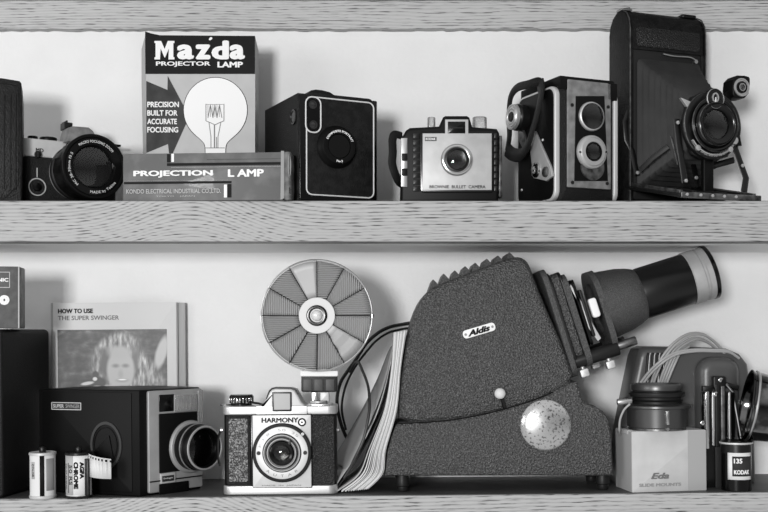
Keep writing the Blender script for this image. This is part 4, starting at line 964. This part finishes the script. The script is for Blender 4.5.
# --- black cord
t = Thing('looped_cable', 'black cable looping behind the fan flash towards the slide projector', 'cable', 345, 60, up=False, z=0, roll=0)
def cord(pts, r, nm='cord', m='black_cable', par=None, n=8):
    b = B(); b.tube(spline([t.W(*p) for p in pts], 8), (r, r), n); return b.build(nm, m, par or t)
cord([(416, 322, 126), (404, 324, 126), (390, 327, 122), (378, 333, 118), (366, 344, 114), (357, 358, 108), (347, 372, 100), (340, 384, 96), (337, 402, 94), (341, 424, 94), (349, 443, 96), (353, 452, 98)], 1.9, 'cable_run')
cord([(416, 327, 127), (402, 329, 127), (388, 333, 124), (376, 341, 120), (367, 351, 116), (357, 364, 110), (348, 380, 102), (343, 396, 98), (342, 412, 98), (346, 430, 98)], 1.3, 'cable_run')
cord([(350, 372, 96), (357, 361.5, 80), (363, 372, 50), (368, 386, 22), (369.5, 400, 9), (369, 413, 3), (364.5, 436, -1), (358, 452, -1), (350, 468, 2), (344, 478, 4)], 1.5, 'cable_run')

# --- curled booklet squeezed beside the projector
t = Thing('curled_booklet', 'thin paper booklet curled on edge between the chrome camera and the slide projector', 'booklet', 352, 14, up=False, rz=0)
def page(pts, m, nm, dy0=0, dy1=82, th=.5, leanx=0):
    q = spline([t.P(px, py, dy0) for px, py in pts], 8)
    rows = [[(p.x+leanx*j/4*(i/(len(q)-1))**.7, dy0+(dy1-dy0)*j/4, p.z) for j in range(5)] for i, p in enumerate(q)]
    b = B(); b.sheet(rows); b.build(nm, m, t, thick=th)
N_ = 13
for k in range(N_):
    u = k/(N_-1)
    top = (394+12*u, 332.5-2.2*u); m1 = (391.5+9*u, 370-2*u); m2 = (384.5+12*u, 410); m3 = (369+16.5*u**.8, 450)
    bot = (336+32*u**.7, 492-3*u)
    page([top, m1, m2, m3, ((m3[0]+bot[0])/2+6, 475-2*u), bot], 'paper' if k % 3 else 'paper_shade', 'page' if 0 < k < N_-1 else 'cover', dy0=.0 if k % 2 else 1.2, th=1.0)
page([(393, 346), (386, 378), (376, 408), (362, 440), (347, 470)], 'print_mid', 'loose_leaf', dy0=4, dy1=80, th=.4, leanx=-20)
page([(392.5, 352), (386, 384), (376, 416), (358, 452), (337, 484)], 'print_pale', 'loose_leaf', dy0=3, dy1=80, th=.4, leanx=-14)
page([(393, 362), (387, 396), (376, 426), (356, 462), (336, 490)], 'print_dark', 'loose_leaf', dy0=3, dy1=80, th=.4, leanx=-8)

# --- slide projector
t = Thing('slide_projector', 'grey crackle-painted slide projector with a long lens tube pointing up to the right', 'slide projector', 386, 14, up=False, dz=.5)
F = t.F; t.F_ = F
TH = 88

bpts = [(385, 476), (387.5, 452), (391.5, 437), (396, 425.5), (400, 422.6), (430, 421), (461, 417.5), (500, 409.5), (535, 399), (553, 391.5), (571, 382.5), (577, 381.5), (583.5, 402.5), (594, 405.5), (603, 411), (609, 420), (611.5, 434), (613.5, 476)]
b = B(); b.prism([F(*p) for p in bpts], 0, TH, 3); b.build('base', 'crackle', t)
bod = chaikin([(398.4, 425), (398.8, 400), (402, 370), (406.5, 342), (411, 322), (417, 305.5), (425, 293.5), (434, 286.5), (470, 272), (505, 259), (513.5, 256.6), (521, 256.4), (527.5, 260), (531.5, 267), (536, 281), (551, 316), (566, 349), (577, 382), (553, 397), (500, 413), (461, 421)], 1)
b = B(); b.prism([F(*p) for p in bod], 3, TH-3, 7, seg=4); b.build('lamp_house', 'crackle', t)
# band where the cover meets the base
b = B(); cv = spline([t.P(x_, y_, -.3) for x_, y_ in ((398.5, 423.5), (430, 422), (461, 418.5), (500, 410.2), (535, 399.5), (553, 392))], 6); b.tube(cv, (.5, .8), 6); b.build('cover_seam', 'black', t)
pk = [(433, 279.6), (443.5, 273.8), (454.6, 270.5), (465, 266.3), (475, 262.8), (486.6, 258.8), (497.8, 255.6), (509.4, 252.4)]
for i, (px, py) in enumerate(pk):
    a = F(px, py, 12); b = B(); b.prism([(a[0]-4.5, a[1]-11), (a[0]+7.5, a[1]-8), (a[0]+5, a[1]-4.6), (a[0]+.6, a[1]-.1), (a[0]-.3, a[1]), (a[0]-2.6, a[1]-6)], 12, TH-12, .3); b.build('cooling_fin', 'crackle_fine', t)
# badge
a = F(479.3, 330.6, 0); 
Mb = Matrix.Translation((a[0], 0, a[1])) @ Matrix.Rotation(R(-16), 4, 'Y')
b = B(Mb); b.box(-17, 17, 1.6, 4, -4.3, 4.3, .4, 3.5); bg = b.build('badge', 'white', t)
text(bg, 'Aldis', -12.2, 11.5, -3.1, 3.1, 1.4, 'print_black', .035, .35, M=Mb)
for x_ in (-14.3, 14): b = B(Mb); b.cyl((x_, 1.2, 0), (x_, 2, 0), 1.3); b.build('badge_pin', 'print_mid', bg)
a = t.P(500, 393.5, -5); b = B(); b.sph(a, 5.6); kb = b.build('tilt_knob', 'ivory', t, 'white ball knob on a short lever')
b = B(); b.cyl(a, (a.x, 6, a.z), 2); b.tube([(a.x+.5, -1, a.z-3), (a.x+3.5, 0, a.z-9), (a.x+5, 1.5, a.z-15)], (1.5, 2.2), 8); b.build('lever', 'dark_metal', kb)
a = t.P(546, 425.3, -4); b = B(); b.lathe((a.x, -1, a.z), (0, -1, 0), [(-1.5, 25.8), (1, 25.8), (2.2, 24.8), (4.2, 20), (5.8, 12), (6.5, .1)], 72); b.build('tilt_dial', 'mirror_spotted', t, 'spotted polished metal dial')
for px in (402.5, 602.5):
    for yy in (12, TH-14):
        q = F(px, 478, 12)[0]
        zb = F(500, 474.6)[1]; 
        b = B(); b.lathe((q, yy, 0), (0, 0, 1), [(0, 5), (.8, 5.6), (5, 5.6), (6, 6.6), (10, 7), (12.5, 6.5), (zb+1, 6)], 28); b.build('foot', 'dark', t)
# lens assembly: axis a (towards the tip), p (across), drawn on the plane y = mid
YM = TH/2-2; ANG = 17.0
o_ = t.P(545, 316, YM)                        # a reference point on the axis
e_ = t.P(700, 270.5, YM)
tip = t.P(706.5, 273, YM); org = t.P(596, 308, YM)
ax_ = Vector((tip.x-org.x, 0, tip.z-org.z)); LT = ax_.length; ax_.normalize()
pv = Vector((-ax_.z, 0, ax_.x))
ML2 = Matrix(((ax_.x, 0, pv.x, org.x), (0, 1, 0, YM), (ax_.z, 0, pv.z, org.z), (0, 0, 0, 1)))   # local: x along axis, y depth, z across
ML2i = ML2.inverted()
def AX(px, py): 
    v = ML2i @ t.P(px, py, YM); return v.x, v.z
b = B(ML2); a0 = AX(640, 294)[0]; 
aT = AX(709.5, 271)[0]
b.lathe((0, 0, 0), (1, 0, 0), [(4, 37), (12, 36), (30, 33.5), (a0-8, 30.5), (a0-2, 28), (a0, 26)], 64); b.build('lens_housing', 'crackle_fine', t)
aS = AX(687.5, 278)[0]
b = B(ML2); b.lathe((0, 0, 0), (1, 0, 0), [(a0-3, 26.2), (a0+2, 27.2), (aS-1, 27.2), (aS, 26.6)], 64); b.build('lens_tube', 'black_satin', t)
b = B(ML2); b.lathe((0, 0, 0), (1, 0, 0), [(aS-1, 27), (aS, 28.2), (aS+11, 28.2), (aS+12, 26.8), (aS+14, 26.8), (aS+15, 28.2), (aT-4, 28.2), (aT-3.5, 27)], 64); b.build('bright_ring', 'brushed', t)
b = B(ML2); b.lathe((0, 0, 0), (1, 0, 0), [(aT-4, 27.4), (aT-3, 29), (aT, 29), (aT+.6, 28), (aT+.6, 25), (aT-3, 24), (aT-4, .1)], 64); b.build('front_ring', 'black_gloss', t)
def plate(a0, a1, z0, z1, hy, m, nm, r=14, hole=0, tilt=0):
    q = rrect(-hy, hy, z0, z1, r, 8); b = B(ML2)
    if hole: b.loop(q, [(hole*math.cos(math.atan2(v-(0), u)), hole*math.sin(math.atan2(v, u))) for u, v in q], a0, a1, ax='x')
    else: b.prism(q, a0, a1, 1, ax='x')
    return b.build(nm, m, t)
plate(-1, 5, -52, 39, 36, 'crackle_fine', 'lens_flange', 26, 27)
plate(-32, -26, -54, 44, 38, 'crackle_fine', 'carrier_plate', 14, 24)
plate(-41, -33, -42, 46, 36, 'crackle', 'carrier_block', 8)
plate(-33, -30.5, -46, 48, 36, 'dark_metal', 'carrier_plate', 10)
plate(-44.5, -41, -52, 50, 37, 'dark', 'mounting_ring', 16)
plate(-50, -44, -60, 55, 40, 'crackle_fine', 'mounting_ring', 16)
plate(-22, -19, -34, 36, 30, 'black', 'slide_gate', 6, 20)
b = B(ML2); 
for yy in (-28, ):
    b.prism([(-25, 30), (-23, 32), (-17, 8), (-14, -12), (-10, -30), (-14, -32), (-20, -14), (-19, 2)], yy-2, yy, .4)
b.build('slide_spring', 'alu_flat', t)
b = B(ML2); b.box(-12, -4, -36, -28, -8, 12, 1.2, 2.5); b.build('slide_tab', 'white', t)
b = B(ML2); b.box(-18, -15, -33, 33, -26, 24, .6, 2); b.build('slide_frame', 'dark', t)
for yy in (-28, 28): b = B(ML2); b.cyl((-48, yy, -45), (4, yy, -45), 7.5, b=1); b.build('rod_sleeve', 'dark', t)
for yy in (-28, 28):
    b = B(ML2); b.cyl((3, yy, -43), (24, yy, -43), 4.6, b=.8); b.build('guide_rod', 'worn_steel', t)
for a_, yy in ((-37, -28), (-9, -28), (-14, 28), (-44, 28)):
    b = B(ML2); b.cyl((a_, yy, -57), (a_, yy, -50), 2.2); b.box(a_-4.6, a_+4.6, yy-4.6, yy+4.6, -63, -54.5, 1, 1.5); b.build('thumb_screw', 'alu', t)

# --- grey plastic slide viewer behind
t = Thing('grey_unit', 'grey plastic power unit with four slots and coiled pale cable behind the card box', 'power unit', 622, 62, up=False, z=0, roll=0)
t.o.name = 'power_unit'; F = t.F
zb = .2
bp = [(-1.5, zb), (126, zb)]
q = [F(618, 470), F(622, 430), F(631, 385), F(637, 356), F(640, 349), F(646, 346.5), F(700, 347), F(728, 348.5), F(741, 354), F(749, 364), F(752, 385), F(756, 430), F(757, 470)]
outl = [(q[0][0], zb)]+q+[(q[-1][0], zb)]
b = B(); b.prism(outl, 0, 52, 8, seg=4); b.build('housing', 'grey_plastic', t)
b = B(); b.prism(rrect(F(698, 470, -14)[0], F(742, 470, -14)[0], zb+3, F(720, 357, -14)[1], 16, 8), -14, 8, 12, seg=6); b.build('raised_panel', 'grey_plastic', t)
for k in range(4):
    a = F(645.5+k*5.2, 386, 0); c = F(648.5+k*4.8, 353, 0)
    b = B(); b.tube([(a[0], -.4, a[1]), (c[0]-1, -.6, c[1]-3), (c[0], -.2, c[1])], (1.3, 1.3), 6); b.build('vent_slot', 'black', t)
    b = B(); b.tube([(a[0]+1.9, -.8, a[1]), (c[0]+.9, -1, c[1]-3), (c[0]+1.9, -.6, c[1])], (.5, .5), 6); b.build('slot_edge', 'alu_flat', t)
b = B(); a = t.P(725, 354, -2); b.sph((a.x, 2, a.z+1), 2.2, (1, 1, .7)); b.build('screw_head', 'alu', t)
t = Thing('pale_cord', 'coiled pale grey twin cable draped over the power unit down to the lens mount', 'cable', 650, 50, up=False, z=0, roll=0)
t.o.name = 'coiled_cable'
def twin(pts, r=1.35):
    for dx in (-1.1, 1.3):
        b = B(); b.tube(spline([t.W(p[0]+dx*.9, p[1]+abs(dx)*.4+(dx*.6), p[2]) for p in pts], 8), (r, r), 8); b.build('cable_strand', 'grey_cable', t)
twin([(637, 391, 57.5), (641, 384, 55), (650, 372, 48), (662, 361, 42), (676, 353, 44), (694, 350, 48), (712, 350, 52), (728, 351, 56), (738, 357, 60)])
twin([(650, 391, 57.5), (652, 384, 56), (656, 372, 50), (664, 356, 46), (676, 342, 50), (690, 334, 60), (703, 334, 70), (714, 341, 80), (724, 351, 84)])
twin([(657, 391, 57.5), (660, 384, 56), (665, 370, 50), (673, 353, 48), (684, 343, 56), (696, 338, 66), (708, 342, 78), (718, 350, 84)])
twin([(663, 391, 57.5), (665, 384, 56), (668, 376, 52), (673, 364, 50), (679, 352, 52), (688, 345, 60)])
cord2 = B(); cord2.tube(spline([t.W(*p) for p in ((630, 404, 8), (624, 410, 10), (620, 420, 14), (619.5, 432, 22), (621, 440, 56))], 8), (1.1, 1.1), 8); cord2.build('cable_end', 'grey_cable', t)

# --- card box of slide mounts
D = 46
t = Thing('card_box', 'white card box with small printed lettering carrying a dark lens mount', 'box', 632.5, 3, up=False, dz=0, rz=solve_rz(632.5, 3, 616, D))
F = t.F; xr = F(706.3, 460)[0]; H_ = F(632.5, 431.5)[1]
b = B(); b.box(0, xr, 0, D, 0, H_, .7); b.build('carton', 'card_box', t)
a = F(688, 460)[0]; b = B(); b.box(a, xr-.3, -.3, .2, .8, H_-.8); b.build('end_band', 'card_band', t)
b = B(); b.box(-.4, .3, 1, D-1, .8, H_-.8); b.build('side_flap', 'card_band', t)
b = B(); b.box(-1.6, 5, D*.2, D*.85, H_-4, H_+.8, .6, 1.5); b.build('tucked_tab', 'card_band', t)
a = F(651, 479.2); c = F(669, 472.5); text(t, 'Eda', a[0], c[0], a[1], c[1], -.2, 'print_grey', .03, .3)
a = F(639, 487); c = F(681, 482.5); text(t, 'SLIDE MOUNTS', a[0], c[0], a[1], c[1], -.2, 'print_mid', .03)
EZ = t.m.translation.z+H_
# --- lens mount on it
t = Thing('lens_mount', 'dark stepped metal lens mount with a chrome pin, standing on the card box', 'lens mount', 657, 27, up=False, z=EZ+.3, roll=ROLL)
F = t.F; k = (CAMD+27)/CAMD
b = B(); b.lathe((0, 0, 0), (0, 0, 1), [(0, 26), (1, 28), (3, 28.6), (3.4, 29.8), (19, 30.4), (22, 30.6), (23, 29.4)], 72); b.build('lower_barrel', 'gunmetal', t)
b = B(); b.lathe((0, 0, 0), (0, 0, 1), [(21.5, 29), (22.5, 33.4), (23, 33.8), (25, 33.8), (26, 31), (27, 25)], 72); b.build('flange', 'gunmetal', t)
b = B(); b.lathe((0, 0, 0), (0, 0, 1), [(24, 25), (29, 25), (30, 26.5), (31, 24.5), (33, 24.5), (34, 27.5), (36, 28), (38, 28), (39, 25)], 72); b.build('middle_ring', 'dark', t)
b = B(); b.lathe((0, 0, 0), (0, 0, 1), [(37, 23), (39.5, 23.4), (40.5, 26), (45.5, 26.4), (46.8, 25.6), (46.8, 23.5), (42, 22), (42, .1)], 72); b.build('upper_ring', 'gunmetal', t)
a = F(629, 401, -10); b = B(); b.cyl((a[0]-13, -14, a[1]-.8), (a[0]+2, -14, a[1]), 3.3, b=.8); b.build('lever_pin', 'chrome_soft', t)
b = B(); b.box(1.5, 4.6, -32.5, -29, 7, 21, .6, 1); b.cyl((3, -32, 2.5), (3, -29, 2.5), 1.6); b.build('catch_strip', 'chrome', t)
b = B(); b.loop(circ(0, 0, 28.8, 64), circ(0, 0, 27.2, 64), .3, 2.2, ax='z'); b.build('lower_ring', 'worn_steel', t)

# --- metal film can
t = Thing('film_can', 'small black film can with a framed label and grey lid at the right end', 'film can', 736.5, 17, up=False, roll=ROLL)
r = 15.4; h = 50
b = B(); b.lathe((0, 0, 0), (0, 0, 1), [(0, r-1.2), (.6, r-.4), (h-10, r-.4), (h-10, r-1)], 56); b.build('can', 'black_gloss', t)
b = B(); b.lathe((0, 0, 0), (0, 0, 1), [(h-12, r-.4), (h-12, r), (h-3, r), (h-2.4, r+.9), (h-.8, r+.9), (h, r), (h-.6, r-1.4), (h-.8, .1)], 56); b.build('lid', 'dark_metal', t)
b = B(); b.lathe((0, 0, 0), (0, 0, 1), [(h-3, r+.2), (h-2.4, r+1.1), (h-1, r+1.1), (h-.6, r+.2)], 56, closed=True); b.build('lid_rim', 'satin', t)
wrapband(t, -50, 46, 12, 39, r+.1, 'print_white', 'label'); wrapband(t, -32, 44, 15.5, 35.5, r+.25, 'print_dark', 'label_field')
def wtext(t, txt, a0, a1, z0, z1, r, m, bold=.02):
    me = textmesh(txt, bold); xs = [v.co.x for v in me.vertices]; ys = [v.co.y for v in me.vertices]
    a, b_, c, d = min(xs), max(xs), min(ys), max(ys)
    for v in me.vertices:
        A = R(-90+a0+(v.co.x-a)/(b_-a)*(a1-a0)); Z_ = z0+(v.co.y-c)/(d-c)*(z1-z0); rr = r+v.co.z*.2; v.co = Vector((rr*math.cos(A), rr*math.sin(A), Z_))*.001
    me.materials.append(MATS[m]); me.name = 'lettering'; o = bpy.data.objects.new('lettering', me); col.objects.link(o); o.parent = t.o
wtext(t, '135', -26, 4, 28.5, 33.5, r+.4, 'print_white', .03); wtext(t, 'KODAK', -26, 32, 17.5, 22, r+.4, 'print_white', .03)

# --- folding flash at the right edge
t = Thing('flash_gun', 'folding flash gun with polished bowl head at the right edge behind the film can', 'flash gun', 718, 35, up=False)
F = t.F
def PX(px0, py0, px1, py1, y0, y1, m, nm, bev=.5, r=0, par=None, lab=None):
    a = F(px0, py1, y0); c = F(px1, py0, y0); b = B(); b.box(a[0], c[0], y0, y1, a[1], c[1], bev, r); return b.build(nm, m, par or t, lab)
PX(704, 392, 735, 491, 0, 11, 'black_gloss', 'handle', 1.5, 2)
PX(706, 391, 709.4, 449, -2.5, 1, 'chrome', 'bright_strip', .6, 1); PX(712.5, 392, 715, 446, -2, 1, 'chrome_soft', 'bright_strip', .5, 1)
PX(716, 384, 720, 447, -3, 1, 'dark_metal', 'rail', .6, 1); PX(721.5, 386, 725, 444, -3, 1, 'worn_steel', 'rail', .6, 1); PX(729, 392, 731.2, 440, -2, 1, 'chrome_soft', 'bright_strip', .5, 1)
PX(715.5, 446, 727, 489, -1.5, 2, 'dark', 'grip', .8, 2)
PX(703, 386, 713, 391.5, -3.5, 4, 'dark_metal', 'hinge', .6); PX(713.5, 376, 726, 389, -2, 10, 'dark_metal', 'hinge', 1.2, 2)
for px, py in ((703, 423), (721, 380), (716, 394)): a = t.P(px, py, -4); b = B(); b.cyl(a, a+Vector((0, 5, 0)), 2.4, b=.5); b.build('rivet', 'chrome', t)
b = B(); b.tube([t.P(726, 384, 2), t.P(733, 392, 2), t.P(736, 410, 2), t.P(741, 438, 2)], (1.2, 1.2), 8); b.tube([t.P(731, 440, 2), t.P(727, 415, 2), t.P(724, 392, 2)], (1, 1), 8); b.build('wire_brace', 'chrome_soft', t)
cc = t.P(745, 405, -10); d_ = Vector((-.94, .16, .18)).normalized(); c0 = Vector((cc.x+2, -10, cc.z))
b = B(); b.lathe(c0, d_, [(-62, .1), (-62, 8), (-56, 18), (-46, 27), (-30, 33), (-10, 35), (-1, 35.4), (0, 36.6), (1.2, 36.6), (1.6, 35.6), (-1, 34.2), (-10, 33.8), (-30, 31.8), (-45, 26), (-54, 17), (-58, 7), (-58, .1)], 72); b.build('reflector_bowl', 'chrome_dark', t)
b = B(); b.lathe(c0, d_, [(-6, 35.6), (-5, 36.6), (-3.6, 36.6), (-3, 35.6)], 72, closed=True); b.build('bowl_rim', 'chrome_soft', t)
b = B(); b.sph(c0-d_*30, 9, (1.2, 1, 1)); b.build('flash_bulb', 'glass_mid', t)
b = B(); b.cyl(t.P(722, 384, 6), t.P(738, 388, 6), 3); b.build('bowl_arm', 'dark_metal', t)
